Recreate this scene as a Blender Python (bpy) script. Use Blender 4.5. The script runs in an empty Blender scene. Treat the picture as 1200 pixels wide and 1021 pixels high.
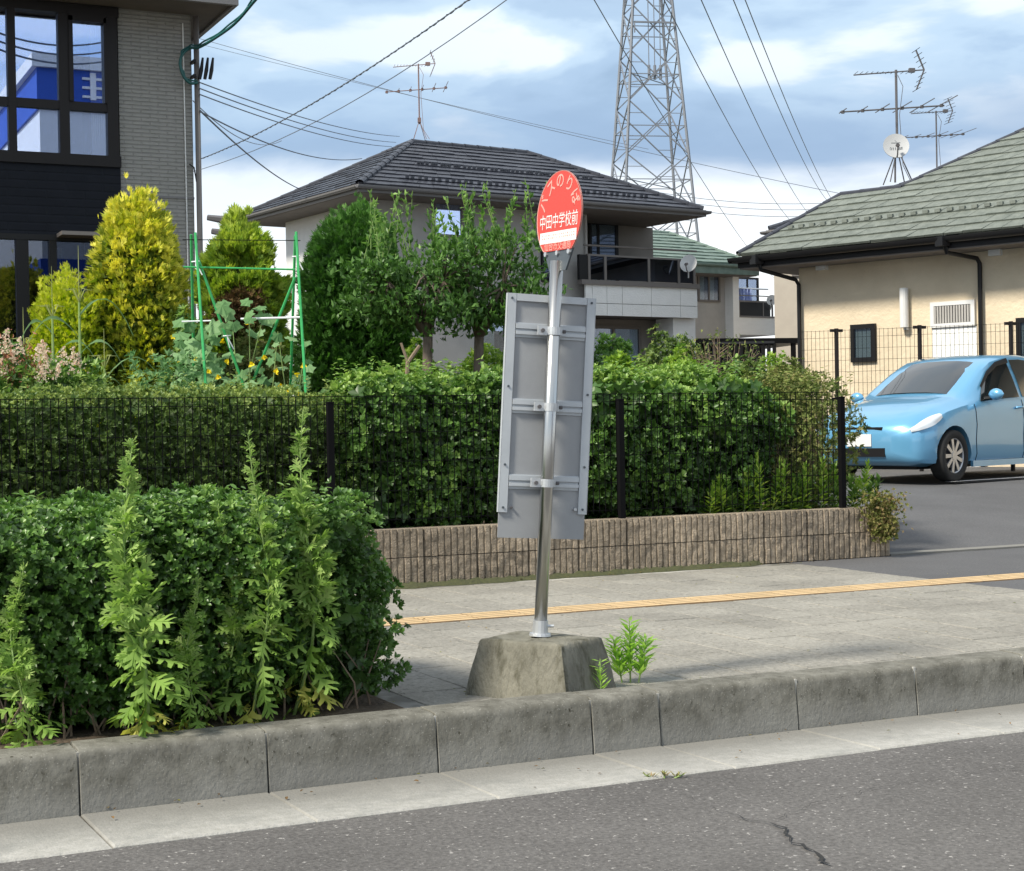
import bpy, math, random
import numpy as np
from mathutils import Vector, Matrix, noise
R = math.radians
random.seed(7); rng = np.random.default_rng(11)
SC = bpy.context.scene
COL = SC.collection

# ------------------------------------------------------------------ camera
# World: X runs along the street, Y away from it, Z up; the gutter is z = 0.
EYE = Vector((0, 0, 1.25)); YAW = R(25.7); ROLL = R(1.0); PITCH = R(-0.41); FPX = 1900.0
_f = Vector((math.sin(YAW), math.cos(YAW), 0)); _r = Vector((math.cos(YAW), -math.sin(YAW), 0)); _z = Vector((0, 0, 1))
FWD = (_f * math.cos(PITCH) + _z * math.sin(PITCH)).normalized()
_u = (_z * math.cos(PITCH) - _f * math.sin(PITCH)).normalized()
RGT = (_r * math.cos(ROLL) - _u * math.sin(ROLL)).normalized(); UPV = RGT.cross(FWD).normalized()
cam = bpy.data.cameras.new('camera'); camo = bpy.data.objects.new('camera', cam); COL.objects.link(camo)
cam.sensor_width = 36; cam.lens = FPX / 1200 * 36; cam.clip_start = 0.1; cam.clip_end = 3000
mc = Matrix((RGT, UPV, -FWD)).transposed().to_4x4(); mc.translation = EYE
camo.matrix_world = mc
SC.camera = camo

def P(px, py, d):                      # point seen at (px,py) of the 1200x1021 photograph at forward distance d
    v = FWD * FPX + RGT * (px - 600) + UPV * (510.5 - py)
    return EYE + v * (d / v.dot(_f))
def G(px, py, z=0.0):                  # the point of the level z seen there
    v = FWD * FPX + RGT * (px - 600) + UPV * (510.5 - py)
    return EYE + v * ((z - EYE.z) / v.z)
def PY(px, py, Y):                     # the point of the vertical plane Y
    v = FWD * FPX + RGT * (px - 600) + UPV * (510.5 - py)
    return EYE + v * (Y / v.y)
def C(xc, d, z=0.0):                   # right / forward / up of the camera
    return Vector((_r.x * xc + _f.x * d, _r.y * xc + _f.y * d, z))

# ------------------------------------------------------------------ sky, sun, exposure
SUN_EL = R(46); sun_dir = (-_r * 0.80 - _f * 0.60).normalized()          # horizontal direction towards the sun
w = bpy.data.worlds.new('World'); SC.world = w; w.use_nodes = True
nt = w.node_tree; nt.nodes.clear(); N = nt.nodes.new; L = nt.links.new
out = N('ShaderNodeOutputWorld'); sky = N('ShaderNodeTexSky'); sky.sky_type = 'NISHITA'; sky.sun_disc = False
sky.sun_elevation = SUN_EL; sky.sun_rotation = math.atan2(sun_dir.x, sun_dir.y); sky.air_density = 1.0; sky.dust_density = 0.6
bg = N('ShaderNodeBackground'); bg.inputs[1].default_value = 0.12; L(sky.outputs[0], bg.inputs[0])
tc = N('ShaderNodeTexCoord'); sep = N('ShaderNodeSeparateXYZ'); L(tc.outputs['Generated'], sep.inputs[0])
def M_(op, a, b=None, c=None):
    m = N('ShaderNodeMath'); m.operation = op
    for i, v in enumerate((a, b, c)):
        if v is None: continue
        if isinstance(v, (int, float)): m.inputs[i].default_value = v
        else: L(v, m.inputs[i])
    return m.outputs[0]
zz = M_('MAXIMUM', sep.outputs[2], 0.0); den = M_('ADD', zz, 0.16)
cx = M_('DIVIDE', sep.outputs[0], den); cy = M_('DIVIDE', sep.outputs[1], den)
cmb = N('ShaderNodeCombineXYZ'); L(cx, cmb.inputs[0]); L(cy, cmb.inputs[1])
def noi(scale, detail, rough, off, dist=0.0):
    n = N('ShaderNodeTexNoise'); n.inputs['Scale'].default_value = scale; n.inputs['Detail'].default_value = detail
    n.inputs['Roughness'].default_value = rough; n.inputs['Distortion'].default_value = dist
    mp = N('ShaderNodeMapping'); mp.inputs['Location'].default_value = off; L(cmb.outputs[0], mp.inputs[0]); L(mp.outputs[0], n.inputs['Vector'])
    return n.outputs[0]
n1 = noi(1.1, 7, 0.52, (3.1, 1.7, 0), 0.3); n2 = noi(2.6, 6, 0.5, (7.7, 4.2, 2), 0.2); n3 = noi(0.8, 3, 0.5, (1.2, 9.2, 5))
def ramp(fac, stops, interp='EASE'):
    r = N('ShaderNodeValToRGB'); r.color_ramp.interpolation = interp
    e = r.color_ramp.elements
    while len(e) < len(stops): e.new(0.5)
    for i, (p, c) in enumerate(stops): e[i].position = p; e[i].color = c if len(c) == 4 else (*c, 1)
    L(fac, r.inputs[0]); return r.outputs[0]
# a grey-blue deck above, breaking up to bright cloud near the horizon
hz = M_('ADD', sep.outputs[2], M_('MULTIPLY', M_('SUBTRACT', n1, 0.5), 0.09))
deck = ramp(n2, [(0.30, (0.25, 0.36, 0.50)), (0.42, (0.35, 0.48, 0.64)), (0.50, (0.50, 0.64, 0.77)), (0.60, (0.86, 0.91, 0.93))])
lowc = ramp(hz, [(0.110, (0.90, 0.92, 0.93)), (0.140, (0.76, 0.81, 0.86)), (0.162, (0.27, 0.38, 0.54)), (0.20, (0.33, 0.45, 0.61)), (0.27, (0.45, 0.58, 0.72)), (0.5, (0.58, 0.62, 0.68))])
mx = N('ShaderNodeMix'); mx.data_type = 'RGBA'; mx.blend_type = 'MIX'
fdeck = ramp(hz, [(0.145, (0, 0, 0)), (0.215, (0.70, 0.70, 0.70)), (0.32, (0.7, 0.7, 0.7)), (0.6, (0.35, 0.35, 0.35))]); L(fdeck, mx.inputs[0])
L(lowc, mx.inputs[6]); L(deck, mx.inputs[7])
bgc = N('ShaderNodeBackground'); L(mx.outputs[2], bgc.inputs[0]); bgc.inputs[1].default_value = 0.98
cov = ramp(n3, [(0.30, (0.80, 0.80, 0.80)), (0.62, (1, 1, 1))])
ms = N('ShaderNodeMixShader'); L(cov, ms.inputs[0]); L(bg.outputs[0], ms.inputs[1]); L(bgc.outputs[0], ms.inputs[2]); L(ms.outputs[0], out.inputs[0])
sun = bpy.data.lights.new('sun', 'SUN'); sun.energy = 4.1; sun.angle = R(9); sun.color = (1, 0.93, 0.80)
suno = bpy.data.objects.new('sun', sun); COL.objects.link(suno)
suno.rotation_euler = (-(sun_dir * math.cos(SUN_EL) + _z * math.sin(SUN_EL))).to_track_quat('-Z', 'Y').to_euler()
vs = SC.view_settings; vs.view_transform = 'Standard'; vs.look = 'None'; vs.exposure = 0.50; vs.gamma = 1.0; vs.use_curve_mapping = False
SC.render.engine = 'CYCLES'; SC.cycles.max_bounces = 6; SC.cycles.transparent_max_bounces = 12
SC.cycles.caustics_reflective = False; SC.cycles.caustics_refractive = False

# ------------------------------------------------------------------ materials
def mat(name, c1, c2=None, rough=0.7, scale=4.0, detail=6, spec=0.5, metal=0.0, bump=0.0, bscale=60.0, mid=0.5, wid=0.2, c3=None, s3=1.0,
        t3=(0.5, 0.65), coat=0.0, trans=0.0, coords='pos', stretch=None, bdist=0.01, rnd=0.0):
    m = bpy.data.materials.new(name); m.use_nodes = True; t = m.node_tree; b = t.nodes['Principled BSDF']
    n_ = t.nodes.new; l_ = t.links.new
    b.inputs['Roughness'].default_value = rough; b.inputs['Metallic'].default_value = metal; b.inputs['Specular IOR Level'].default_value = spec
    b.inputs['Coat Weight'].default_value = coat; b.inputs['Coat Roughness'].default_value = 0.05
    b.inputs['Base Color'].default_value = (*c1, 1)
    if coords == 'pos': src = n_('ShaderNodeNewGeometry').outputs['Position']
    else: src = n_('ShaderNodeTexCoord').outputs['Object']
    if stretch:
        mp = n_('ShaderNodeMapping'); mp.inputs['Scale'].default_value = stretch; l_(src, mp.inputs[0]); src = mp.outputs[0]
    def nz(s, d, r=0.6):
        q = n_('ShaderNodeTexNoise'); q.inputs['Scale'].default_value = s; q.inputs['Detail'].default_value = d; q.inputs['Roughness'].default_value = r
        l_(src, q.inputs['Vector']); return q.outputs[0]
    cur = None
    if c2 is not None:
        r = n_('ShaderNodeValToRGB'); l_(nz(scale, detail), r.inputs[0]); e = r.color_ramp.elements
        e[0].position = mid - wid; e[0].color = (*c1, 1); e[1].position = mid + wid; e[1].color = (*c2, 1); cur = r.outputs[0]
    if c3 is not None:
        r = n_('ShaderNodeValToRGB'); l_(nz(s3, 8, 0.65), r.inputs[0]); e = r.color_ramp.elements
        e[0].position = t3[0]; e[0].color = (0, 0, 0, 1); e[1].position = t3[1]; e[1].color = (1, 1, 1, 1)
        k = n_('ShaderNodeMix'); k.data_type = 'RGBA'; l_(r.outputs[0], k.inputs[0])
        if cur is None: k.inputs[6].default_value = (*c1, 1)
        else: l_(cur, k.inputs[6])
        k.inputs[7].default_value = (*c3, 1); cur = k.outputs[2]
    if rnd:
        oi = n_('ShaderNodeObjectInfo'); k = n_('ShaderNodeHueSaturation'); mr = n_('ShaderNodeMapRange')
        mr.inputs[3].default_value = 1 - rnd; mr.inputs[4].default_value = 1 + rnd; l_(oi.outputs['Random'], mr.inputs[0]); l_(mr.outputs[0], k.inputs['Value'])
        if cur is None: k.inputs['Color'].default_value = (*c1, 1)
        else: l_(cur, k.inputs['Color'])
        cur = k.outputs[0]
    if cur is not None: l_(cur, b.inputs['Base Color'])
    if bump:
        bp = n_('ShaderNodeBump'); bp.inputs['Strength'].default_value = bump; bp.inputs['Distance'].default_value = bdist
        l_(nz(bscale, 5), bp.inputs['Height']); l_(bp.outputs[0], b.inputs['Normal'])
    return m

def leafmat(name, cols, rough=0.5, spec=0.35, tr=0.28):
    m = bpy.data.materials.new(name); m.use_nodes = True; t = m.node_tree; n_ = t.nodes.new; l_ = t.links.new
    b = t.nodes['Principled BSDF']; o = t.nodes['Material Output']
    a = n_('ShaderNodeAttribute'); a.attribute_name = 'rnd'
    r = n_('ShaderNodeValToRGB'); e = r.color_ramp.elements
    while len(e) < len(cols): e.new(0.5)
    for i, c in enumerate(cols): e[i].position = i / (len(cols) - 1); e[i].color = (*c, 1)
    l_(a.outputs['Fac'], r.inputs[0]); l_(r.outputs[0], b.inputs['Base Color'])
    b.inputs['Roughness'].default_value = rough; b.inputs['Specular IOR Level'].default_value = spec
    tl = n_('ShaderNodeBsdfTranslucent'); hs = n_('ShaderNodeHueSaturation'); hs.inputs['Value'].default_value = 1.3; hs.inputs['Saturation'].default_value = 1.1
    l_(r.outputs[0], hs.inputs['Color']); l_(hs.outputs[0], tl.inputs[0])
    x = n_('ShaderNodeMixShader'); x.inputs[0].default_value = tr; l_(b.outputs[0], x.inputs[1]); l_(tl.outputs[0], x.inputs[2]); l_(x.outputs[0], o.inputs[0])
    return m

MT = {}
MT['asphalt'] = mat('asphalt', (0.078, 0.074, 0.072), (0.150, 0.144, 0.139), 0.92, 62, 6, spec=0.2, bump=1.0, bscale=70, c3=(0.36, 0.345, 0.33), s3=46, t3=(0.61, 0.66), bdist=0.006)
MT['lot'] = mat('lot_asphalt', (0.07, 0.07, 0.074), (0.11, 0.11, 0.114), 0.85, 60, 4, bump=0.5, bscale=110, c3=(0.20, 0.20, 0.20), s3=80, t3=(0.62, 0.7))
MT['kerb'] = mat('kerb_concrete', (0.108, 0.104, 0.088), (0.218, 0.212, 0.186), 0.93, 16, 12, spec=0.10, bump=0.55, bscale=62, c3=(0.05, 0.047, 0.036), s3=42, t3=(0.60, 0.70), bdist=.006, rnd=.07, stretch=(1, 1, .8))
def gutter_grime(m):         # silt and tyre-dust stain that lies along the kerb foot, ragged towards the road
    t = m.node_tree; n_ = t.nodes.new; l_ = t.links.new; b_ = t.nodes['Principled BSDF']; src = b_.inputs['Base Color'].links[0].from_socket
    g = n_('ShaderNodeNewGeometry'); sp_ = n_('ShaderNodeSeparateXYZ'); l_(g.outputs['Position'], sp_.inputs[0]); z1 = n_('ShaderNodeTexNoise'); z1.inputs['Scale'].default_value = 3.5; z1.inputs['Detail'].default_value = 9; z1.inputs['Roughness'].default_value = .7; l_(g.outputs['Position'], z1.inputs['Vector'])
    a_ = n_('ShaderNodeMath'); a_.operation = 'MULTIPLY_ADD'; l_(z1.outputs[0], a_.inputs[0]); a_.inputs[1].default_value = .30; l_(sp_.outputs[1], a_.inputs[2])
    mr = n_('ShaderNodeMapRange'); mr.inputs[1].default_value = 5.10; mr.inputs[2].default_value = 5.45; mr.inputs[3].default_value = 0; mr.inputs[4].default_value = .85; l_(a_.outputs[0], mr.inputs[0])
    k = n_('ShaderNodeMix'); k.data_type = 'RGBA'; l_(mr.outputs[0], k.inputs[0]); l_(src, k.inputs[6]); k.inputs[7].default_value = (.165, .16, .145, 1); l_(k.outputs[2], b_.inputs['Base Color'])
def splash_band(m):          # the pale band where road spray keeps the foot of the stones clean, with an uneven edge
    t = m.node_tree; n_ = t.nodes.new; l_ = t.links.new; b_ = t.nodes['Principled BSDF']; src = b_.inputs['Base Color'].links[0].from_socket
    g = n_('ShaderNodeNewGeometry'); sp_ = n_('ShaderNodeSeparateXYZ'); l_(g.outputs['Position'], sp_.inputs[0])
    z1 = n_('ShaderNodeTexNoise'); z1.inputs['Scale'].default_value = 9; z1.inputs['Detail'].default_value = 8; z1.inputs['Roughness'].default_value = .7; mp = n_('ShaderNodeMapping'); mp.inputs['Scale'].default_value = (1, 1, .35); l_(g.outputs['Position'], mp.inputs[0]); l_(mp.outputs[0], z1.inputs['Vector'])
    a_ = n_('ShaderNodeMath'); a_.operation = 'MULTIPLY_ADD'; l_(z1.outputs[0], a_.inputs[0]); a_.inputs[1].default_value = .16; l_(sp_.outputs[2], a_.inputs[2])
    r_ = n_('ShaderNodeValToRGB'); l_(a_.outputs[0], r_.inputs[0]); e = r_.color_ramp.elements; e[0].position = .10; e[0].color = (1, 1, 1, 1); e[1].position = .185; e[1].color = (0, 0, 0, 1)
    k = n_('ShaderNodeMix'); k.data_type = 'RGBA'; l_(r_.outputs[0], k.inputs[0]); l_(src, k.inputs[6]); k.inputs[7].default_value = (.24, .235, .215, 1)
    z2 = n_('ShaderNodeTexVoronoi'); z2.inputs['Scale'].default_value = 75; l_(g.outputs['Position'], z2.inputs['Vector']); r2 = n_('ShaderNodeValToRGB'); l_(z2.outputs['Distance'], r2.inputs[0]); e = r2.color_ramp.elements; e[0].position = .10; e[0].color = (.55, .55, .55, 1); e[1].position = .20; e[1].color = (0, 0, 0, 1)
    k2 = n_('ShaderNodeMix'); k2.data_type = 'RGBA'; l_(r2.outputs[0], k2.inputs[0]); l_(k.outputs[2], k2.inputs[6]); k2.inputs[7].default_value = (.36, .35, .32, 1); l_(k2.outputs[2], b_.inputs['Base Color'])
splash_band(MT['kerb'])
MT['gutter'] = mat('gutter_concrete', (0.29, 0.285, 0.26), (0.40, 0.39, 0.365), 0.9, 26, 10, bump=0.5, bscale=80, c3=(0.25, 0.25, 0.235), s3=4, t3=(0.5, 0.7), rnd=0.04)
gutter_grime(MT['gutter'])
MT['paver'] = mat('paver', (0.215, 0.205, 0.18), (0.33, 0.315, 0.28), 0.92, 34, 8, spec=.2, bump=0.9, bscale=48, c3=(0.13, 0.125, 0.11), s3=30, t3=(0.58, 0.68), rnd=0.07, bdist=.012)
MT['joint'] = mat('joint_sand', (0.42, 0.41, 0.38), (0.12, 0.115, 0.10), 0.95, 1.6, 4, wid=0.08)
MT['tactile_base'] = mat('tactile_base', (0.22, 0.135, 0.065), (0.30, 0.195, 0.10), 0.9, 9, 8, c3=(0.13, 0.10, 0.07), s3=12, t3=(0.5, 0.7), rnd=0.08)
MT['tactile'] = mat('tactile_yellow', (0.50, 0.36, 0.19), (0.62, 0.46, 0.26), 0.8, 10, 8, bump=0.3, bscale=120, c3=(0.36, 0.27, 0.17), s3=30, t3=(0.58, 0.7), rnd=0.05)
MT['block'] = mat('split_block', (0.235, 0.19, 0.138), (0.42, 0.345, 0.26), 0.92, 28, 8, bump=0.9, bscale=70, c3=(0.08, 0.07, 0.055), s3=5, t3=(0.60, 0.75), rnd=0.10, bdist=0.02)
MT['mortar'] = mat('mortar', (0.05, 0.045, 0.036), (0.09, 0.08, 0.065), 0.95, 20)
MT['basec'] = mat('base_concrete', (0.135, 0.130, 0.105), (0.26, 0.25, 0.205), 0.92, 8, 10, spec=0.15, stretch=(1, 1, 0.4), bump=0.8, bscale=55, c3=(0.09, 0.085, 0.06), s3=12, t3=(0.52, 0.66), bdist=0.02)
MT['soil'] = mat('soil', (0.07, 0.05, 0.035), (0.14, 0.105, 0.07), 0.95, 14, 8, bump=0.9, bscale=30, bdist=0.03)
MT['earth'] = mat('earth', (0.13, 0.12, 0.08), (0.07, 0.09, 0.04), 0.95, 1.5, 8, bump=0.5, bscale=12)
MT['steel'] = mat('stainless_steel', (0.58, 0.57, 0.54), (0.50, 0.50, 0.49), 0.28, 6, 4, metal=1.0, stretch=(1, 1, 0.12))
MT['galv'] = mat('galvanised_steel', (0.50, 0.52, 0.54), (0.62, 0.64, 0.66), 0.45, 18, 4, metal=0.65)
MT['alu'] = mat('aluminium_frame', (0.52, 0.55, 0.58), (0.46, 0.49, 0.52), 0.5, 8, 5, metal=0.25)
MT['boardback'] = mat('board_back', (0.33, 0.34, 0.355), (0.29, 0.30, 0.315), 0.6, 3, 8, c3=(0.24, 0.24, 0.24), s3=2.3, t3=(0.58, 0.75), bump=0.08, bscale=200)
MT['signred'] = mat('sign_red', (0.56, 0.045, 0.024), rough=0.4, coat=0.2)
MT['signwhite'] = mat('sign_white', (0.72, 0.70, 0.68), rough=0.5)
MT['signpink'] = mat('sign_pink', (0.70, 0.33, 0.28), rough=0.5)
MT['signcyan'] = mat('sign_faint_blue', (0.50, 0.68, 0.72), rough=0.5)
MT['plate'] = mat('dark_plate', (0.055, 0.07, 0.085), (0.08, 0.095, 0.11), 0.45, 30)
MT['black'] = mat('black_metal', (0.008, 0.008, 0.009), rough=0.45, spec=0.3)
MT['blackwire'] = mat('black_fence', (0.005, 0.005, 0.006), rough=0.7, spec=0.08)
MT['bronze'] = mat('dark_bronze', (0.014, 0.012, 0.012), rough=0.5, spec=0.25)
MT['greyframe'] = mat('grey_frame', (0.16, 0.145, 0.135), rough=0.5)
MT['siding'] = mat('grey_tile_siding', (0.27, 0.265, 0.245), (0.31, 0.30, 0.28), 0.85, 10, 6)
MT['navy'] = mat('dark_siding', (0.007, 0.009, 0.014), (0.010, 0.012, 0.018), 0.7, 5, spec=0.2)
MT['wallgrey'] = mat('grey_wall', (0.38, 0.365, 0.345), (0.45, 0.435, 0.41), 0.9, 2.2, 8, bump=0.3, bscale=40)
MT['walltaupe'] = mat('taupe_wall', (0.21, 0.19, 0.17), (0.25, 0.23, 0.205), 0.9, 2.2, 8, bump=0.3, bscale=40)
MT['wallwhite'] = mat('white_panel', (0.80, 0.80, 0.78), (0.86, 0.86, 0.84), 0.8, 3, 8, bump=0.6, bscale=18, bdist=0.02, stretch=(1, 1, 3))
MT['cream'] = mat('cream_wall', (0.64, 0.535, 0.385), (0.72, 0.61, 0.45), 0.9, 1.6, 10, bump=0.7, bscale=14, bdist=0.02)
MT['beige'] = mat('beige_wall', (0.45, 0.40, 0.34), (0.50, 0.45, 0.38), 0.9, 3)
MT['soffit'] = mat('soffit', (0.13, 0.115, 0.105), (0.16, 0.14, 0.125), 0.8, 4)
MT['fascia'] = mat('fascia_grey', (0.17, 0.165, 0.165), rough=0.5)
MT['tiledark'] = mat('dark_roof_tile', (0.026, 0.029, 0.040), (0.045, 0.049, 0.064), 0.42, 6, 5, c3=(0.10, 0.105, 0.12), s3=3, t3=(0.6, 0.8), rnd=0.12)
MT['tilegreen'] = mat('green_grey_roof_tile', (0.105, 0.122, 0.105), (0.185, 0.205, 0.18), 0.6, 7, 8, c3=(0.23, 0.25, 0.22), s3=30, t3=(0.55, 0.75), rnd=0.10)
MT['tilegreen2'] = mat('green_roof_tile', (0.10, 0.15, 0.125), (0.17, 0.225, 0.19), 0.5, 6, 6, rnd=0.10)
MT['wallgrey2'] = mat('dish_grey', (0.40, 0.41, 0.42), (0.36, 0.37, 0.38), 0.6, 3)
MT['white'] = mat('white_paint', (0.72, 0.72, 0.71), (0.66, 0.66, 0.65), 0.5, 6)
MT['line'] = mat('line_paint', (0.62, 0.63, 0.63), (0.42, 0.42, 0.42), 0.8, 25, 6, mid=0.42)
MT['green'] = mat('green_pole', (0.03, 0.30, 0.085), (0.045, 0.38, 0.11), 0.4, 20)
MT['tie'] = mat('white_tie', (0.75, 0.78, 0.80), rough=0.6)
MT['bark'] = mat('bark', (0.10, 0.075, 0.055), (0.19, 0.15, 0.12), 0.9, 30, 8, bump=0.8, bscale=60, stretch=(1, 1, 0.3))
MT['twig'] = mat('dry_twig', (0.16, 0.115, 0.08), (0.24, 0.18, 0.13), 0.9, 30)
MT['stalk'] = mat('green_stalk', (0.17, 0.28, 0.07), (0.25, 0.34, 0.12), 0.6, 20)
MT['tower'] = mat('tower_steel', (0.14, 0.155, 0.185), (0.19, 0.205, 0.235), 0.6, 1)
MT['wire'] = mat('power_wire', (0.09, 0.105, 0.13), rough=0.6)
MT['greenwire'] = mat('green_cable', (0.015, 0.10, 0.095), rough=0.5)
MT['carpaint'] = mat('light_blue_paint', (0.13, 0.36, 0.58), rough=0.30, metal=0.25, coat=1.0)
MT['tyre'] = mat('tyre_rubber', (0.018, 0.018, 0.018), rough=0.85)
MT['rim'] = mat('alloy_rim', (0.50, 0.51, 0.53), rough=0.35, metal=0.7)
MT['carglass'] = mat('car_glass', (0.012, 0.016, 0.018), rough=0.04, spec=0.9, coat=0.6)
MT['lampglass'] = mat('lamp_glass', (0.62, 0.66, 0.70), rough=0.1, spec=0.9, coat=0.8)
MT['room'] = mat('room_dark', (0.05, 0.05, 0.055), rough=0.9)
MT['curtain'] = mat('curtain_white', (0.90, 0.90, 0.88), (0.80, 0.81, 0.80), 0.9, 14, 4, stretch=(1, 1, 0.05))
MT['blinds'] = mat('pale_blind', (0.50, 0.53, 0.53), rough=0.7)
MT['laundry'] = mat('laundry_blue', (0.25, 0.30, 0.60), (0.42, 0.50, 0.74), 0.9, 12)
MT['blue'] = mat('shop_blue', (0.01, 0.07, 0.38), rough=0.6)
MT['brown'] = mat('faded_flower', (0.40, 0.17, 0.09), (0.30, 0.13, 0.07), 0.8, 20)
MT['antenna'] = mat('antenna_metal', (0.10, 0.095, 0.10), rough=0.5)
MT['antred'] = mat('antenna_rust', (0.20, 0.13, 0.12), rough=0.7)
MT['moss'] = mat('moss', (0.04, 0.045, 0.02), (0.075, 0.08, 0.03), 0.95, 40, bump=0.8, bscale=60)
MT['crack'] = mat('crack_dark', (0.02, 0.02, 0.02), rough=1.0)
def glassmat(name, refl, tint=(0.75, 0.8, 0.85)):
    m = bpy.data.materials.new(name); m.use_nodes = True; t = m.node_tree; t.nodes.clear(); n_ = t.nodes.new; l_ = t.links.new
    o = n_('ShaderNodeOutputMaterial'); g = n_('ShaderNodeBsdfGlossy'); g.inputs['Roughness'].default_value = 0.0; g.inputs['Color'].default_value = (0.80, 0.95, 1.3, 1)
    tr = n_('ShaderNodeBsdfTransparent'); tr.inputs[0].default_value = (*tint, 1)
    x = n_('ShaderNodeMixShader'); x.inputs[0].default_value = refl; l_(tr.outputs[0], x.inputs[1]); l_(g.outputs[0], x.inputs[2]); l_(x.outputs[0], o.inputs[0]); return m
MT['glass'] = glassmat('window_glass', 0.42, (0.95, 0.97, 1.0)); MT['glass3'] = glassmat('window_glass_deep', 0.09, (0.5, 0.52, 0.55)); MT['glass2'] = glassmat('window_glass_dim', 0.22, (0.7, 0.75, 0.75))
# siding of small tiles: courses too fine to pick apart
def siding_bump(m, sc, z_h, strength):
    t = m.node_tree; n_ = t.nodes.new; l_ = t.links.new; b = t.nodes['Principled BSDF']
    g = n_('ShaderNodeTexCoord'); mp = n_('ShaderNodeMapping'); mp.inputs['Rotation'].default_value = (R(90), 0, 0); l_(g.outputs['Object'], mp.inputs[0])
    k = n_('ShaderNodeTexBrick'); k.inputs['Scale'].default_value = 1.0; k.inputs['Brick Width'].default_value = sc; k.inputs['Row Height'].default_value = z_h
    k.inputs['Mortar Size'].default_value = z_h * 0.16; k.inputs['Mortar Smooth'].default_value = 0.6; l_(mp.outputs[0], k.inputs['Vector'])
    inv = n_('ShaderNodeMath'); inv.operation = 'SUBTRACT'; inv.inputs[0].default_value = 1.0; l_(k.outputs['Fac'], inv.inputs[1])
    nz = n_('ShaderNodeTexNoise'); nz.inputs['Scale'].default_value = 7; l_(g.outputs['Object'], nz.inputs['Vector'])
    ad = n_('ShaderNodeMath'); ad.operation = 'MULTIPLY_ADD'; l_(nz.outputs[0], ad.inputs[0]); ad.inputs[1].default_value = 0.5; l_(inv.outputs[0], ad.inputs[2])
    bp = n_('ShaderNodeBump'); bp.inputs['Strength'].default_value = strength; bp.inputs['Distance'].default_value = 0.012
    l_(ad.outputs[0], bp.inputs['Height']); l_(bp.outputs[0], b.inputs['Normal'])
siding_bump(MT['siding'], 0.19, 0.043, 1.0); siding_bump(MT['navy'], 0.4, 0.09, 0.4)

def wear(m, scale, lo, hi):      # large soft patches of wear and old dirt
    t = m.node_tree; n_ = t.nodes.new; l_ = t.links.new; b_ = t.nodes['Principled BSDF']; src = b_.inputs['Base Color'].links[0].from_socket
    g = n_('ShaderNodeNewGeometry'); z1 = n_('ShaderNodeTexNoise'); z1.inputs['Scale'].default_value = scale; z1.inputs['Detail'].default_value = 6; z1.inputs['Roughness'].default_value = .6; l_(g.outputs['Position'], z1.inputs['Vector'])
    mr = n_('ShaderNodeMapRange'); mr.inputs[1].default_value = .35; mr.inputs[2].default_value = .65; mr.inputs[3].default_value = lo; mr.inputs[4].default_value = hi; l_(z1.outputs[0], mr.inputs[0])
    h = n_('ShaderNodeHueSaturation'); l_(mr.outputs[0], h.inputs['Value']); l_(src, h.inputs['Color']); l_(h.outputs[0], b_.inputs['Base Color'])
wear(MT['asphalt'], 1.1, .84, 1.14); wear(MT['paver'], 1.4, .84, 1.12); wear(MT['cream'], .9, .93, 1.04); wear(MT['kerb'], 3.0, .85, 1.1); wear(MT['wallgrey'], .7, .9, 1.06); wear(MT['boardback'], 5, .93, 1.05); wear(MT['block'], 2.2, .8, 1.1); wear(MT['lot'], 1.0, .88, 1.1)
# foliage
MT['lf_azalea'] = leafmat('azalea_leaf', [(0.040, 0.085, 0.020), (0.075, 0.16, 0.034), (0.14, 0.27, 0.06), (0.28, 0.43, 0.12)], 0.38, 0.5, 0.3)
MT['lf_hedge'] = leafmat('box_hedge_leaf', [(0.045, 0.075, 0.020), (0.08, 0.145, 0.034), (0.155, 0.235, 0.06), (0.34, 0.42, 0.12)], 0.5, 0.4, 0.35)
MT['lf_camellia'] = leafmat('glossy_leaf', [(0.04, 0.085, 0.02), (0.075, 0.165, 0.034), (0.15, 0.28, 0.06), (0.32, 0.46, 0.12)], 0.42, 0.5, 0.35)
MT['lf_bright'] = leafmat('bright_leaf', [(0.102, 0.204, 0.028), (0.178, 0.312, 0.046), (0.280, 0.432, 0.068), (0.407, 0.528, 0.114)], 0.5, 0.35, 0.4)
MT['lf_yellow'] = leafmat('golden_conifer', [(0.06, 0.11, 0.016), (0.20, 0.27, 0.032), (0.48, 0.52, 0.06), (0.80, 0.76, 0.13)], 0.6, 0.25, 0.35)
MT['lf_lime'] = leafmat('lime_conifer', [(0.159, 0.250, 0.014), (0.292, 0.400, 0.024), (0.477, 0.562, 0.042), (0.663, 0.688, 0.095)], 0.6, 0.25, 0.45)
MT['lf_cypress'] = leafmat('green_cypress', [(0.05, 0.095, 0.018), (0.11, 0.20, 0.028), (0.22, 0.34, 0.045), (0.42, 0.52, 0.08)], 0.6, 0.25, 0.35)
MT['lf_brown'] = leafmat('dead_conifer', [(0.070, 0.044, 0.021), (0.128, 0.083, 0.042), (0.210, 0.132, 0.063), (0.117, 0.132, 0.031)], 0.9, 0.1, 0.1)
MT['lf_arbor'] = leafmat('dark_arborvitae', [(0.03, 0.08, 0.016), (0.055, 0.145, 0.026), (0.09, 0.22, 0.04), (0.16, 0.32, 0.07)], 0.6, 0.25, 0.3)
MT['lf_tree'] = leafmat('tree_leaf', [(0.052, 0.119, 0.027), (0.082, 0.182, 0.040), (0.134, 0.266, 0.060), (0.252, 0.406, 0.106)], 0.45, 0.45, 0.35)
MT['lf_mug'] = leafmat('mugwort_leaf', [(0.20, 0.335, 0.065), (0.30, 0.45, 0.11)], 0.65, 0.25, 0.4)
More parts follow.
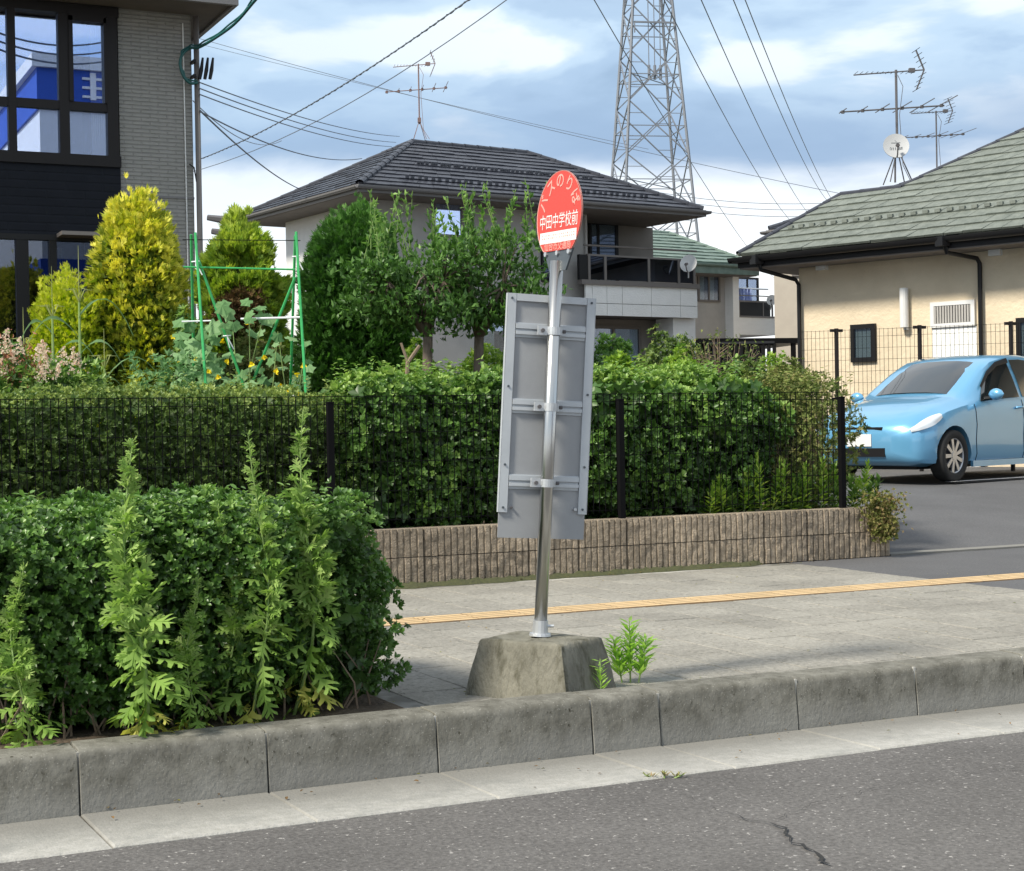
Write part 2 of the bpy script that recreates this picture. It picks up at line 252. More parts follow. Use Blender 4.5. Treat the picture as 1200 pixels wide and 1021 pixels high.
MT['lf_mugy'] = leafmat('mugwort_yellow_leaf', [(0.42, 0.45, 0.09), (0.55, 0.52, 0.14)], 0.65, 0.25, 0.4)
MT['lf_mugt'] = leafmat('mugwort_tip', [(0.17, 0.29, 0.07), (0.26, 0.40, 0.10), (0.40, 0.52, 0.18)], 0.7, 0.2, 0.4)
MT['lf_corn'] = leafmat('corn_leaf', [(0.10, 0.20, 0.07), (0.20, 0.32, 0.16)], 0.55, 0.3, 0.35)
MT['lf_tassel'] = leafmat('corn_tassel', [(0.36, 0.42, 0.14), (0.5, 0.52, 0.24)], 0.7, 0.2, 0.3)
MT['lf_cuc'] = leafmat('cucumber_leaf', [(0.10, 0.22, 0.08), (0.17, 0.32, 0.13), (0.26, 0.42, 0.20)], 0.65, 0.25, 0.4)
MT['lf_weed'] = leafmat('weed_leaf', [(0.28, 0.48, 0.08), (0.40, 0.60, 0.14)], 0.6, 0.3, 0.45)
MT['lf_trail'] = leafmat('trailing_leaf', [(0.10, 0.13, 0.03), (0.18, 0.20, 0.05), (0.28, 0.27, 0.09), (0.33, 0.24, 0.12)], 0.7, 0.2, 0.3)
MT['lf_twiggy'] = leafmat('twiggy_leaf', [(0.07, 0.10, 0.03), (0.13, 0.18, 0.05), (0.22, 0.27, 0.08), (0.26, 0.24, 0.10)], 0.7, 0.2, 0.3)
MT['lf_flower'] = leafmat('pale_flower', [(0.72, 0.60, 0.48), (0.80, 0.74, 0.60), (0.74, 0.52, 0.44)], 0.7, 0.2, 0.4)
MT['lf_yflower'] = leafmat('yellow_flower', [(0.85, 0.65, 0.03), (0.9, 0.75, 0.05)], 0.6, 0.2, 0.3)

# ------------------------------------------------------------------ helpers
def frame(origin, ang=0.0):
    m = Matrix.Rotation(ang, 4, 'Z'); m.translation = Vector(origin); return m
CAMF = lambda o, a=0.0: frame(o, -YAW + a)           # x right, y away, as the camera stands
class MB:
    def __init__(s, xf=None): s.v = []; s.f = []; s.xf = xf
    def add(s, vs, fs, m=None):
        b = len(s.v)
        for v in vs:
            v = Vector(v)
            if m is not None: v = m @ v
            if s.xf is not None: v = s.xf @ v
            s.v.append(v)
        s.f += [tuple(i + b for i in f) for f in fs]; return s
    def box(s, c, d, m=None, top=None):
        x, y, z = d[0] / 2, d[1] / 2, d[2] / 2; t = top if top else (1, 1)
        vs = [(-x, -y, -z), (x, -y, -z), (x, y, -z), (-x, y, -z), (-x * t[0], -y * t[1], z), (x * t[0], -y * t[1], z), (x * t[0], y * t[1], z), (-x * t[0], y * t[1], z)]
        vs = [(a + c[0], b + c[1], e + c[2]) for a, b, e in vs]
        return s.add(vs, [(3, 2, 1, 0), (4, 5, 6, 7), (0, 1, 5, 4), (1, 2, 6, 5), (2, 3, 7, 6), (3, 0, 4, 7)], m)
    def b2(s, lo, hi, m=None):
        return s.box([(lo[i] + hi[i]) / 2 for i in range(3)], [abs(hi[i] - lo[i]) for i in range(3)], m)
    def tube(s, pts, rad, n=6, cap=True):
        pts = [Vector(p) for p in pts]; k = len(pts)
        if not isinstance(rad, (list, tuple)): rad = [rad] * k
        ref = None; vs = []; fs = []
        for i, p in enumerate(pts):
            t = (pts[min(i + 1, k - 1)] - pts[max(i - 1, 0)])
            t = t.normalized() if t.length > 1e-9 else Vector((0, 0, 1))
            if ref is None: ref = t.orthogonal().normalized()
            ref = (ref - t * ref.dot(t)); ref = ref.normalized() if ref.length > 1e-6 else t.orthogonal().normalized()
            bi = t.cross(ref)
            for j in range(n):
                a = 2 * math.pi * j / n; vs.append(p + (ref * math.cos(a) + bi * math.sin(a)) * rad[i])
        for i in range(k - 1):
            for j in range(n): fs.append((i * n + j, i * n + (j + 1) % n, (i + 1) * n + (j + 1) % n, (i + 1) * n + j))
        if cap: fs.append(tuple(reversed(range(n)))); fs.append(tuple((k - 1) * n + j for j in range(n)))
        return s.add(vs, fs)
    def prism(s, poly, axis_off, m=None):      # poly: 3-D points, extruded by a vector
        k = len(poly); o = Vector(axis_off); vs = [Vector(p) for p in poly] + [Vector(p) + o for p in poly]
        return s.add(vs, [tuple(reversed(range(k))), tuple(range(k, 2 * k))] + [(i, (i + 1) % k, k + (i + 1) % k, k + i) for i in range(k)], m)
    def disc(s, c, r, normal, th=0.01, n=20):
        c = Vector(c); nn = Vector(normal).normalized(); a = nn.orthogonal().normalized(); b = nn.cross(a)
        return s.prism([c + (a * math.cos(2 * math.pi * i / n) + b * math.sin(2 * math.pi * i / n)) * r for i in range(n)], nn * th)
    def grid(s, rows, closed=False):
        n = len(rows[0]); b = len(s.v); vs = [v for r_ in rows for v in r_]; fs = []
        for i in range(len(rows) - 1):
            for j in range(n - 1 + (1 if closed else 0)):
                fs.append((i * n + j, i * n + (j + 1) % n, (i + 1) * n + (j + 1) % n, (i + 1) * n + j))
        return s.add(vs, fs)

WM = {}
def tag(o, label=None, cat=None, group=None, kind=None):
    if label: o['label'] = label
    if cat: o['category'] = cat
    if group: o['group'] = group
    if kind: o['kind'] = kind
    return o
def thing(name, loc, label, cat, group=None, ang=0.0, kind=None):
    o = bpy.data.objects.new(name, None); COL.objects.link(o); o.empty_display_size = 0.1
    o.location = Vector(loc); o.rotation_euler.z = ang; WM[o.name] = frame(loc, ang)
    return tag(o, label, cat, group, kind)
def wm(o):
    while o.name not in WM and o.parent is not None: o = o.parent
    return WM.get(o.name, Matrix())
def link(name, me, parent=None, mtx=None, label=None, kind=None):
    o = bpy.data.objects.new(name, me); COL.objects.link(o)
    if parent is not None: o.parent = parent
    if mtx is not None: o.matrix_local = mtx
    return tag(o, label, kind=kind)
def build(name, mb, material, parent=None, smooth=False, label=None, kind=None, bevel=0.0, cat=None, group=None, origin=None):
    me = bpy.data.meshes.new(name)
    if parent is not None: inv = wm(parent).inverted(); vs = [inv @ v for v in mb.v]
    else:
        o_ = Vector(origin) if origin is not None else Vector((0, 0, 0)); vs = [v - o_ for v in mb.v]
    me.from_pydata([tuple(v) for v in vs], [], mb.f); me.materials.append(MT[material] if isinstance(material, str) else material)
    if smooth: me.polygons.foreach_set('use_smooth', [True] * len(me.polygons))
    me.update()
    o = link(name, me, parent, None, label, kind)
    if parent is None and origin is not None: o.location = origin; WM[o.name] = Matrix.Translation(Vector(origin))
    if bevel:
        b = o.modifiers.new('bevel', 'BEVEL'); b.width = bevel; b.segments = 2; b.limit_method = 'ANGLE'
    return tag(o, None, cat, group)
def structure(name, mb, material, **k): return build(name, mb, material, kind='structure', **k)

# ---- leaf scattering
def T_leaf(lw=0.42, fold=0.14, seg=1):     # one folded leaf along +y, 1 long
    h = lw / 2
    return np.array([(0, 0, 0), (h, 0.45, fold), (0, 1, 0.0), (-h, 0.45, fold), (0, 0.5, 0)]), [(0, 1, 4), (1, 2, 4), (2, 3, 4), (3, 0, 4)]
def T_simple(lw=0.45, fold=0.12):
    h = lw / 2
    return np.array([(0, 0, 0), (h, 0.5, fold), (0, 1, 0.0), (-h, 0.5, fold)]), [(0, 1, 2), (0, 2, 3)]
def T_oval(lw=0.55, fold=0.08):
    h = lw / 2
    return np.array([(0, 0, 0), (h * .85, 0.32, fold), (h * .8, 0.72, fold * .8), (0, 1, -.03), (-h * .8, 0.72, fold * .8), (-h * .85, 0.32, fold)]), [(0, 1, 2), (0, 2, 3), (0, 3, 4), (0, 4, 5)]
def T_rosette(n=6, lw=0.42, tilt=38, base=None, spread=0.3, seed=1):
    rr = random.Random(seed); v0, f0 = base or T_simple(lw); V = []; F = []
    for i in range(n):
        a = 2 * math.pi * (i + rr.uniform(-spread, spread)) / n; t = R(tilt + rr.uniform(-16, 22)); s = rr.uniform(0.75, 1.1)
        m = Matrix.Rotation(a, 3, 'Z') @ Matrix.Rotation(t, 3, 'X')
        b = len(V)
        for v in v0: V.append(tuple(m @ (Vector(v) * s)))
        F += [tuple(k + b for k in f) for f in f0]
    return np.array(V), F
def T_spray(n=7, fan=75, lw=0.16, curl=0.15, seed=3):   # flat fan of scale-leaf twigs along +y
    rr = random.Random(seed); V = []; F = []
    for i in range(n):
        a = R(-fan / 2 + fan * i / (n - 1)) + rr.uniform(-.1, .1); s = 1.0 - 0.35 * abs(i / (n - 1) - 0.5) * 2 + rr.uniform(-.1, .1)
        d = np.array((math.sin(a), math.cos(a), 0)); q = np.array((d[1], -d[0], 0)); b = len(V); st = 0.12 * rr.random()
        V += [tuple(d * st * 1.0), tuple(d * 0.55 * s + q * lw / 2 + (0, 0, curl * .5)), tuple(d * s + (0, 0, curl * rr.uniform(.3, 1.6))), tuple(d * 0.55 * s - q * lw / 2 + (0, 0, curl * .3))]
        F += [(b, b + 1, b + 2), (b, b + 2, b + 3)]
    return np.array(V), F
def unit(a): return a / np.maximum(np.linalg.norm(a, axis=1, keepdims=True), 1e-9)
def scatter(name, pts, nrm, along, size, tmpls, material, parent, rnd=None, label=None, kind=None, cat=None):
    """pts world; template z -> nrm, y -> along (made perpendicular)"""
    inv = np.array(wm(parent).inverted()) if parent is not None else np.eye(4)
    if not isinstance(tmpls, list): tmpls = [tmpls]
    pick = rng.integers(0, len(tmpls), len(pts)); z = unit(nrm); y = along - z * (along * z).sum(1, keepdims=True); y = unit(y); x = np.cross(y, z)
    if rnd is None: rnd = rng.random(len(pts))
    V = []; Fc = []; A = []; base = 0
    for k, (tv, tf) in enumerate(tmpls):
        ix = np.where(pick == k)[0]
        if not len(ix): continue
        tv = np.asarray(tv, float); tf3 = np.array(tf)
        vv = pts[ix][:, None, :] + size[ix][:, None, None] * (x[ix][:, None, :] * tv[None, :, 0, None] + y[ix][:, None, :] * tv[None, :, 1, None] + z[ix][:, None, :] * tv[None, :, 2, None])
        V.append(vv.reshape(-1, 3)); Fc.append((tf3[None] + (np.arange(len(ix)) * len(tv))[:, None, None]).reshape(-1, 3) + base); base += len(ix) * len(tv)
        nl = len(tv); A.append(np.clip(np.repeat(rnd[ix], nl) + 0.0, 0, 1))
    V = np.concatenate(V); Fc = np.concatenate(Fc); A = np.concatenate(A)
    V = V @ inv[:3, :3].T + inv[:3, 3]
    me = bpy.data.meshes.new(name); me.vertices.add(len(V)); me.vertices.foreach_set('co', V.astype(np.float32).ravel())
    me.loops.add(len(Fc) * 3); me.loops.foreach_set('vertex_index', Fc.astype(np.int32).ravel())
    me.polygons.add(len(Fc)); me.polygons.foreach_set('loop_start', np.arange(0, len(Fc) * 3, 3, dtype=np.int32))
    at = me.attributes.new('rnd', 'FLOAT', 'POINT'); at.data.foreach_set('value', A.astype(np.float32))
    me.materials.append(MT[material]); me.update(calc_edges=True)
    o = link(name, me, parent, None, label, kind)
    return tag(o, None, cat)
def vnoise(p, s, seed=0.0):
    return np.array([noise.noise(Vector((a * s + seed, b * s + seed * 1.7, c * s))) for a, b, c in p])
def blob(n, size, e=2.5, rlo=0.6, bump=0.10, bs=2.5, seed=0.0, taper=None, front=None):
    """n points in a superellipsoid shell about 0; returns points and outward normals. taper(z01)->xy scale"""
    a = np.array(size); P_, Nn = [], []; tot = 0
    while tot < n:
        p = rng.uniform(-1.12, 1.12, (n * 2, 3))
        q = p.copy()
        if taper is not None:
            t = taper(np.clip((p[:, 2] + 1) / 2, 0, 1)); q[:, 0] /= t; q[:, 1] /= t
        f = (np.abs(q) ** e).sum(1) ** (1 / e)
        w_ = p * a; ok = (f < 1.15) & (f > rlo); p, q, f, w_ = p[ok], q[ok], f[ok], w_[ok]
        if front is not None:
            ok = w_ @ np.array(front) > -0.25 * abs(a @ np.abs(np.array(front))); p, q, f, w_ = p[ok], q[ok], f[ok], w_[ok]
        lim = 1 + bump * (vnoise(w_, bs, seed) + 0.5 * vnoise(w_, bs * 2.7, seed + 3)) * 1.6
        ok = (f < lim) & (rng.random(len(f)) < np.clip((f / lim) ** 3 + 0.1, 0, 1)); p, q, w_, f = p[ok], q[ok], w_[ok], f[ok]
        g = np.sign(q) * np.abs(q) ** (e - 1) / a
        P_.append(w_); Nn.append(unit(g)); tot += len(w_)
    return np.concatenate(P_)[:n], np.concatenate(Nn)[:n]
def rotz(p, ang):
    c, s = math.cos(ang), math.sin(ang); return p @ np.array([[c, s, 0], [-s, c, 0], [0, 0, 1]])
def jit(n, s): return rng.normal(0, s, (n, 3))
FR = unit(-np.array([tuple(_f)]))[0]     # towards the street side the place is seen from

def shrub(name, base, size, nclust, leaf, tmpls, material, label, cat, ang=None, e=2.6, bump=0.14, bs=2.5, rlo=0.55, jn=0.45, up=0.3, seed=0.0, taper=None,
          group=None, crown='foliage', stems=5, rmin=0.0, rfn=None, stem_r=0.012, stem_mat='bark', lift=0.0, mode='ros', parent=None, inner=.14):
    """a bush: foliage part and a few stems. base: ground point; size: half extents"""
    ang = -YAW if ang is None else ang
    t = thing(name, base, label, cat, group)
    p, n_ = blob(nclust, size, e, rlo, bump, bs, seed, taper)
    zc = size[2] + lift
    h = (p[:, 2] + size[2]) / (2 * size[2])
    r = rng.random(nclust) if rfn is None else rfn(h, rng.random(nclust), p)
    p = rotz(p, ang); n_ = rotz(n_, ang); pw = p + np.array(base) + np.array((0, 0, zc))
    nn = n_ + jit(nclust, jn); nn[:, 2] += up
    if mode == 'ros': al = jit(nclust, 1.0); nz_ = nn
    else:   # sprays: grow outward and up, faces turned about the twig
        al = n_ * 0.9 + jit(nclust, 0.35); al[:, 2] += up * 2; nz_ = jit(nclust, 1.0)
        nz_ = nz_ + n_ * 0.5
        z0 = unit(al); nz_ = nz_ - z0 * (nz_ * z0).sum(1, keepdims=True)
    sz = leaf * rng.uniform(0.7, 1.25, nclust)
    if mode != 'ros': pw = pw - unit(al) * sz[:, None] * 0.5
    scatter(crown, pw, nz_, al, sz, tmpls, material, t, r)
    if inner:
        m2 = int(nclust * inner); q2 = unit(rng.normal(0, 1, (m2, 3))) * (rng.random(m2) ** .45)[:, None] * .80 * np.array(size)
        if e > 3: q2 = rng.uniform(-.84, .84, (m2, 3)) * np.array(size)
        if taper is not None:
            q2[:, 2] = q2[:, 2] * .92 - .10 * size[2]; tt_ = taper(np.clip((q2[:, 2] / size[2] + 1) / 2 + .06, 0, 1)) * (.78 if e > 3 else .9); q2[:, 0] *= tt_; q2[:, 1] *= tt_
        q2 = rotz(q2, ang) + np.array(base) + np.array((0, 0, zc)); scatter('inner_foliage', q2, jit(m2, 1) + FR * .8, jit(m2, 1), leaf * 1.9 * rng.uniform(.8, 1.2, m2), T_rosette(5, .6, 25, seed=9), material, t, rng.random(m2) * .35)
    if stems:
        mb = MB()
        for i in range(stems):
            a = random.uniform(0, 6.28); x = random.uniform(-.25, .25) * size[0]; dx = random.uniform(-.6, .6) * size[0]; dy = random.uniform(-.5, .5) * size[1]
            b0 = Vector(base) + _r * x; b0.z -= 0.03
            tip = b0 + _r * dx + _f * dy + _z * (size[2] * random.uniform(1.1, 1.6) + lift)
            midp = b0.lerp(tip, 0.5) + _r * random.uniform(-.05, .05)
            mb.tube([b0, midp, tip], [stem_r, stem_r * 0.7, stem_r * 0.25], 5)
        build('stem', mb, stem_mat, t, smooth=True)
    return t

# ------------------------------------------------------------------ ground
KY = 5.41                    # kerb front foot
PZ = 0.15                    # pavement level
WY = 10.30                   # planter wall face
LZ = 0.50                    # level of the gardens and the car park
WXE = PY(1043, 640, WY).x     # where the planter wall ends
structure('ground', MB().b2((-600, 30, -0.6), (900, 1500, 0.30)), 'earth')
structure('road', MB().b2((-60, -40, -0.4), (80, 4.905, -0.003)), 'asphalt')
structure('garden_soil', MB().b2((-40, WY + 0.12, -0.4), (WXE - 0.12, 34, LZ - 0.03)), 'soil')
mb = MB()   # the drive ramps up from the pavement to the car park
ys = [(WY + 0.16, PZ + 0.0), (11.2, 0.23), (12.5, 0.36), (14.0, 0.46), (16.0, LZ), (60, LZ)]
rows = [[(x, y, z) for x in (WXE - 0.1, 20, 70)] for y, z in ys]; mb.grid(rows)
structure('car_park_ground', mb, 'lot')
# cracks in the road: a sunken-looking seam laid as thin irregular slivers
def crack(name, px, wfn, label, z=0.0045):
    pts = [G(a, b, 0.0) for a, b in px]; fine = []
    for i in range(len(pts) - 1):
        k = max(2, int((pts[i + 1] - pts[i]).length / 0.03))
        for j in range(k): fine.append(pts[i].lerp(pts[i + 1], j / k))
    rr = random.Random(5); L_, R_ = [], []
    for i, p in enumerate(fine):
        d = (fine[min(i + 1, len(fine) - 1)] - fine[max(i - 1, 0)]).normalized(); q = Vector((d.y, -d.x, 0))
        p = p + q * rr.uniform(-.012, .012); w_ = wfn(i / len(fine)) * rr.uniform(0.35, 1.5)
        L_.append((*(p + q * w_).xy, z)); R_.append((*(p - q * w_).xy, z))
    structure(name, MB().grid([L_, R_]), 'crack')
crack('road_crack', [(768, 917), (800, 932), (835, 948), (872, 960), (900, 966), (917, 972), (930, 988), (936, 991), (956, 1003), (975, 1018)], lambda t: 0.0006 + 0.0042 * max(0, min(1, (t - .45) * 5)), '')
crack('road_crack', [(905, 962), (960, 941), (1010, 928), (1060, 918), (1130, 908), (1200, 900), (1260, 892)], lambda t: 0.0009, '')
# gutter: cast slabs of 0.6 m
gt = thing('gutter', (0, KY, 0), None, None, kind='structure')
build('gutter_bed', MB().b2((-20, 4.9, -0.3), (25, KY + 0.02, -0.012)), 'mortar', gt)
JX = [G(px, KYp, 0).x for px, KYp in ((92, 950), (313, 925), (510, 901), (689, 879), (766, 869), (922, 849), (1065, 834), (1195, 820))]
joints = [JX[0] - 0.6 * k for k in range(20, 0, -1)] + JX + [JX[-1] + 0.6 * k for k in range(1, 20)]
gme = {}
def slab_mesh(name, w_, d_, h_, material, bev=0.006, topz=0.0):
    key = (name, round(w_, 3))
    if key in gme: return gme[key]
    b = MB(); x = w_ / 2; y = d_ / 2; q = bev
    lo = [(-x, -y, -h_), (x, -y, -h_), (x, y, -h_), (-x, y, -h_)]; mi = [(-x, -y, -q), (x, -y, -q), (x, y, -q), (-x, y, -q)]
    tp = [(-x + q, -y + q, 0), (x - q, -y + q, 0), (x - q, y - q, 0), (-x + q, y - q, 0)]
    b.add(lo + mi + tp, [(i, (i + 1) % 4, 4 + (i + 1) % 4, 4 + i) for i in range(4)] + [(4 + i, 4 + (i + 1) % 4, 8 + (i + 1) % 4, 8 + i) for i in range(4)] + [(8, 9, 10, 11)])
    me = bpy.data.meshes.new(name); me.from_pydata([tuple(v) for v in b.v], [], b.f); me.materials.append(MT[material]); me.update(); gme[key] = me; return me
for i in range(len(joints) - 1):
    x0, x1 = joints[i], joints[i + 1]
    if x1 < -1 or x0 > 12: continue
    me = slab_mesh('gutter_slab', round(x1 - x0 - 0.004, 3), KY - 4.9, 0.1, 'gutter')
    link('gutter_slab', me, gt, Matrix.Translation(((x0 + x1) / 2, -0.255, random.uniform(-.002, .002))) @ Matrix.Rotation(R(-1.2), 4, 'X'))
# kerb: separate cast stones with a rounded battered face
kt = thing('kerb', (0, KY, 0), None, None, kind='structure')
kb_ = MB().b2((-20, KY + 0.03, -0.3), (25, KY + 0.16, 0.17))
for x_ in joints: kb_.b2((x_ - .006, KY + .020, 0.0), (x_ + .006, KY + .165, .193))
build('kerb_bed', kb_, 'joint', kt)
def kerb_mesh(w_):
    key = ('kerb', round(w_, 3))
    if key in gme: return gme[key]
    prof = [(0.0, -0.2), (0.0, 0.02), (0.016, 0.176), (0.020, 0.189), (0.029, 0.198), (0.042, 0.202), (0.168, 0.205), (0.178, 0.201), (0.18, 0.19), (0.18, -0.2)]
    b = MB(); q = 0.0025; xs = [(-w_ / 2, q), (-w_ / 2 + q, 0), (w_ / 2 - q, 0), (w_ / 2, q)]; rows = []
    cy, cz = 0.09, 0.0
    for x, ins in xs:
        rows.append([(x, y + (ins if y < cy else -ins), z - (ins if z > 0.03 else 0)) for y, z in prof])
    b.grid(rows); k = len(prof); b.f.append(tuple(range(k))); b.f.append(tuple(reversed(range(3 * k, 4 * k))))
    me = bpy.data.meshes.new('kerb_stone'); me.from_pydata([tuple(v) for v in b.v], [], b.f); me.materials.append(MT['kerb'])
    me.polygons.foreach_set('use_smooth', [True] * len(me.polygons)); me.set_sharp_from_angle(angle=R(35)); me.update(); gme[key] = me; return me
for i in range(len(joints) - 1):
    x0, x1 = joints[i], joints[i + 1]
    if x1 < -1 or x0 > 12: continue
    link('kerb_stone', kerb_mesh(round(x1 - x0 - 0.005, 3)), kt, Matrix.Translation(((x0 + x1) / 2, random.uniform(-.003, .003), random.uniform(-.004, .003))) @ Matrix.Rotation(R(random.uniform(-.3, .3)), 4, 'Z'))

# pavement: bed, 30 cm pavers, tactile strip
PVX = G(1125, 683, PZ).x; PVXe = PVX
pv = thing('pavement', (0, 5.6, PZ), None, None, kind='structure')
build('paving_bed', MB().b2((-20, KY + 0.185, -0.4), (PVXe + 0.0, WY + 0.12, PZ - 0.0045)), 'joint', pv)
BEDX = 2.30; BEDY = 6.95
TY = 8.62; pit = 0.303
cand = []
y = KY + 0.185 + 0.15
rows_y = []
while y + 0.15 < TY - 0.15: rows_y.append(y); y += pit
yb = rows_y[-1] + 0.15
tyc = yb + 0.003 + 0.15; TY = tyc
y = tyc + 0.303
while y < WY - 0.02: rows_y.append(y); y += pit
x = PVXe - 0.15
while x > -1.5:
    for yy in rows_y:
        if not (x < BEDX + .05 and yy < BEDY): cand.append((x, yy))
    x -= pit
vis = lambda p: 0 <= 600 + FPX * (Vector((p[0], p[1])).dot(_r.xy)) / max(0.1, Vector((p[0], p[1])).dot(_f.xy)) + 40 <= 1290
pme = slab_mesh('paver', 0.2945, 0.2965, 0.05, 'paver', 0.003)
hidden = [c for c in cand if not vis(c)]; shown = sorted([c for c in cand if vis(c)], key=lambda c: c[0] ** 2 + c[1] ** 2)
for c in shown[:290]:
    link('paver', pme, pv, Matrix.Translation((c[0], c[1] - 5.6, random.uniform(-.002, .002))) @ Matrix.Rotation(R(random.uniform(-.3, .3)), 4, 'X') @ Matrix.Rotation(R(random.uniform(-.3, .3)), 4, 'Y'))
mb = MB()
for c in shown[290:] + hidden: mb.b2((c[0] - 0.148, c[1] - 0.148, PZ - 0.05), (c[0] + 0.148, c[1] + 0.148, PZ + random.uniform(-.002, .002)))
build('paver', mb, 'paver', pv, kind='stuff')
# tactile guide strip, four bars a tile, runs on over the drive
tac = MB().b2((-0.1485, -0.1485, -0.04), (0.1485, 0.1485, 0.0))
for k in range(4):
    yy = -0.108 + 0.072 * k
    tac.add([(-.146, yy - .016, 0), (.146, yy - .016, 0), (.146, yy + .016, 0), (-.146, yy + .016, 0), (-.144, yy - .013, .0022), (.144, yy - .013, .0022), (.144, yy + .013, .0022), (-.144, yy + .013, .0022)],
            [(4, 5, 6, 7), (0, 1, 5, 4), (1, 2, 6, 5), (2, 3, 7, 6), (3, 0, 4, 7)])
tme = bpy.data.meshes.new('tactile_tile'); tme.from_pydata([tuple(v) for v in tac.v], [], tac.f); tme.materials.append(MT['tactile_base']); tme.materials.append(MT['tactile'])
tme.polygons.foreach_set('material_index', [0 if i < 6 else 1 for i in range(len(tme.polygons))])
x = 13.0
while x > 1.2:
    link('tactile_tile', tme, pv, Matrix.Translation((x, TY - 5.6, 0.004 + random.uniform(-.001, .001)))); x -= 0.302
# asphalt of the drive mouth beyond the pavers, low kerb stays
structure('drive_apron', MB().b2((PVXe + 0.004, KY + 0.185, -0.4), (70, WY + 0.0, PZ - 0.002)), 'lot')
structure('drive_edging', MB().b2((WXE + 0.01, WY + 0.004, -0.4), (70, WY + 0.158, PZ + 0.012)), 'gutter')
# planting bed for the street hedge and a strip of moss under the wall
structure('planting_bed_soil', MB().b2((-20, KY + 0.186, 0.02), (BEDX, BEDY - 0.15, PZ + 0.02)), 'soil')
def moss_strip(x0, x1, y0, hmax, seed):
    rr = random.Random(seed); n = int((x1 - x0) / 0.03); rows = [[], [], [], []]
    for i in range(n + 1):
        x = x0 + (x1 - x0) * i / n; w_ = hmax * (0.4 + 0.6 * abs(noise.noise(Vector((x * 3, seed, 0))) * 1.6)) * min(1, i / 5, (n - i) / 5)
        rows[0].append((x, y0, PZ + 0.02 + 0.02 * rr.random())); rows[1].append((x, y0 - w_ * .3, PZ + 0.012 + .012 * rr.random())); rows[2].append((x, y0 - w_ * .7, PZ + .006 + .006 * rr.random())); rows[3].append((x, y0 - w_, PZ - 0.003))
    b = MB(); b.grid(rows); return b
tag(build('moss', moss_strip(2.6, WXE - 1.2, WY - 0.003, 0.16, 3), 'moss', smooth=True), 'low dark green moss along the foot of the ribbed block wall', 'moss', kind='stuff')

# parking line
def paint(name, a, b, w_, z):
    a = Vector(a); b = Vector(b); d = (b - a).normalized(); q = Vector((-d.y, d.x, 0)) * w_ / 2
    A = [(a - q), (b - q), (b + q), (a + q)]
    return structure(name, MB().add([(p.x, p.y, z) for p in A], [(0, 1, 2, 3)]), 'line')
pa = G(1112, 565, LZ); pb = G(1200, 559.5, LZ); pd = (pb - pa)
paint('parking_line', pa, pa + pd * 3.2, 0.12, LZ + 0.005)

# ------------------------------------------------------------------ planter wall of ribbed split blocks
WZ0 = PZ; BH = 0.198
pw = thing('planter_wall', (0, WY, WZ0), 'low brown wall of two courses of ribbed concrete blocks beside the pavement', 'wall')
build('wall_core', MB().b2((-14, WY + 0.012, -0.3), (WXE - 0.004, WY + 0.145, PZ + 2 * BH - 0.03)), 'mortar', pw)
def rib_block(seed):
    rr = random.Random(seed); b = MB(); W_ = 0.392; n = 8; p = 0.4 / n
    b.b2((-W_ / 2, 0.0, 0.003), (W_ / 2, 0.15, BH - 0.003))
    for i in range(n):
        x0 = -W_ / 2 + i * W_ / n + 0.005; x1 = x0 + W_ / n - 0.010; dd = 0.009 + rr.uniform(-.002, .002); segs = 4; rows = [[], [], [], []]
        for j in range(segs + 1):
            z = 0.003 + (BH - 0.006) * j / segs; o = dd + rr.uniform(-.004, .004)
            rows[0].append((x0 - .001, 0.002, z)); rows[1].append((x0 + .004, -o, z)); rows[2].append((x1 - .004, -o + rr.uniform(-.002, .002), z)); rows[3].append((x1 + .001, 0.002, z))
        b.grid(rows); k = len(b.v) - 20
        b.f.append((k + 4, k + 9, k + 14, k + 19)); b.f.append((k + 15, k + 10, k + 5, k))
    me = bpy.data.meshes.new('block'); me.from_pydata([tuple(v) for v in b.v], [], b.f); me.materials.append(MT['block']); me.update(); return me
rib = [rib_block(s) for s in range(6)]
for c in range(2):
    x = WXE - 0.2
    while x > -3.0:
        link('block', rib[random.randrange(6)], pw, Matrix.Translation((x, 0, c * BH + 0.001)) @ Matrix.Rotation(0, 4, 'Z')); x -= 0.4
build('block', MB().b2((WXE - 0.002, WY + .16, PZ), (WXE - 0.15, 13.2, PZ + 2 * BH - 0.02)), 'block', pw)
WT = PZ + 2 * BH

# ------------------------------------------------------------------ welded mesh fence on the wall
fz0, fz1, fy = WT - 0.02, 1.46, WY + 0.09
fx1 = PY(985, 500, fy).x
fe = thing('mesh_fence', (0, fy, WT), 'black welded wire fence standing on the ribbed block wall', 'fence')
mb = MB(); x = -1.0
while x < fx1: mb.b2((x - .0026, fy - .0017, WT + .04), (x + .0026, fy + .0017, fz1)); x += 0.05
for z in (WT + 0.06, WT + 0.26, WT + 0.46, WT + 0.66, fz1 - 0.06, fz1 - 0.005): mb.b2((-1.0, fy - .0052, z - .002), (fx1, fy - .0018, z + .0028))
build('wire_mesh', mb, 'blackwire', fe, kind='stuff')
for px in (387, 727, 986):
    x = PY(px, 520, fy - .03).x
    build('post', MB().b2((x - .021, fy - .056, fz0), (x + .021, fy - .014, fz1 - 0.05)).b2((x - .023, fy - .058, fz1 - .05), (x + .023, fy - .012, fz1 - .04)), 'blackwire', fe)

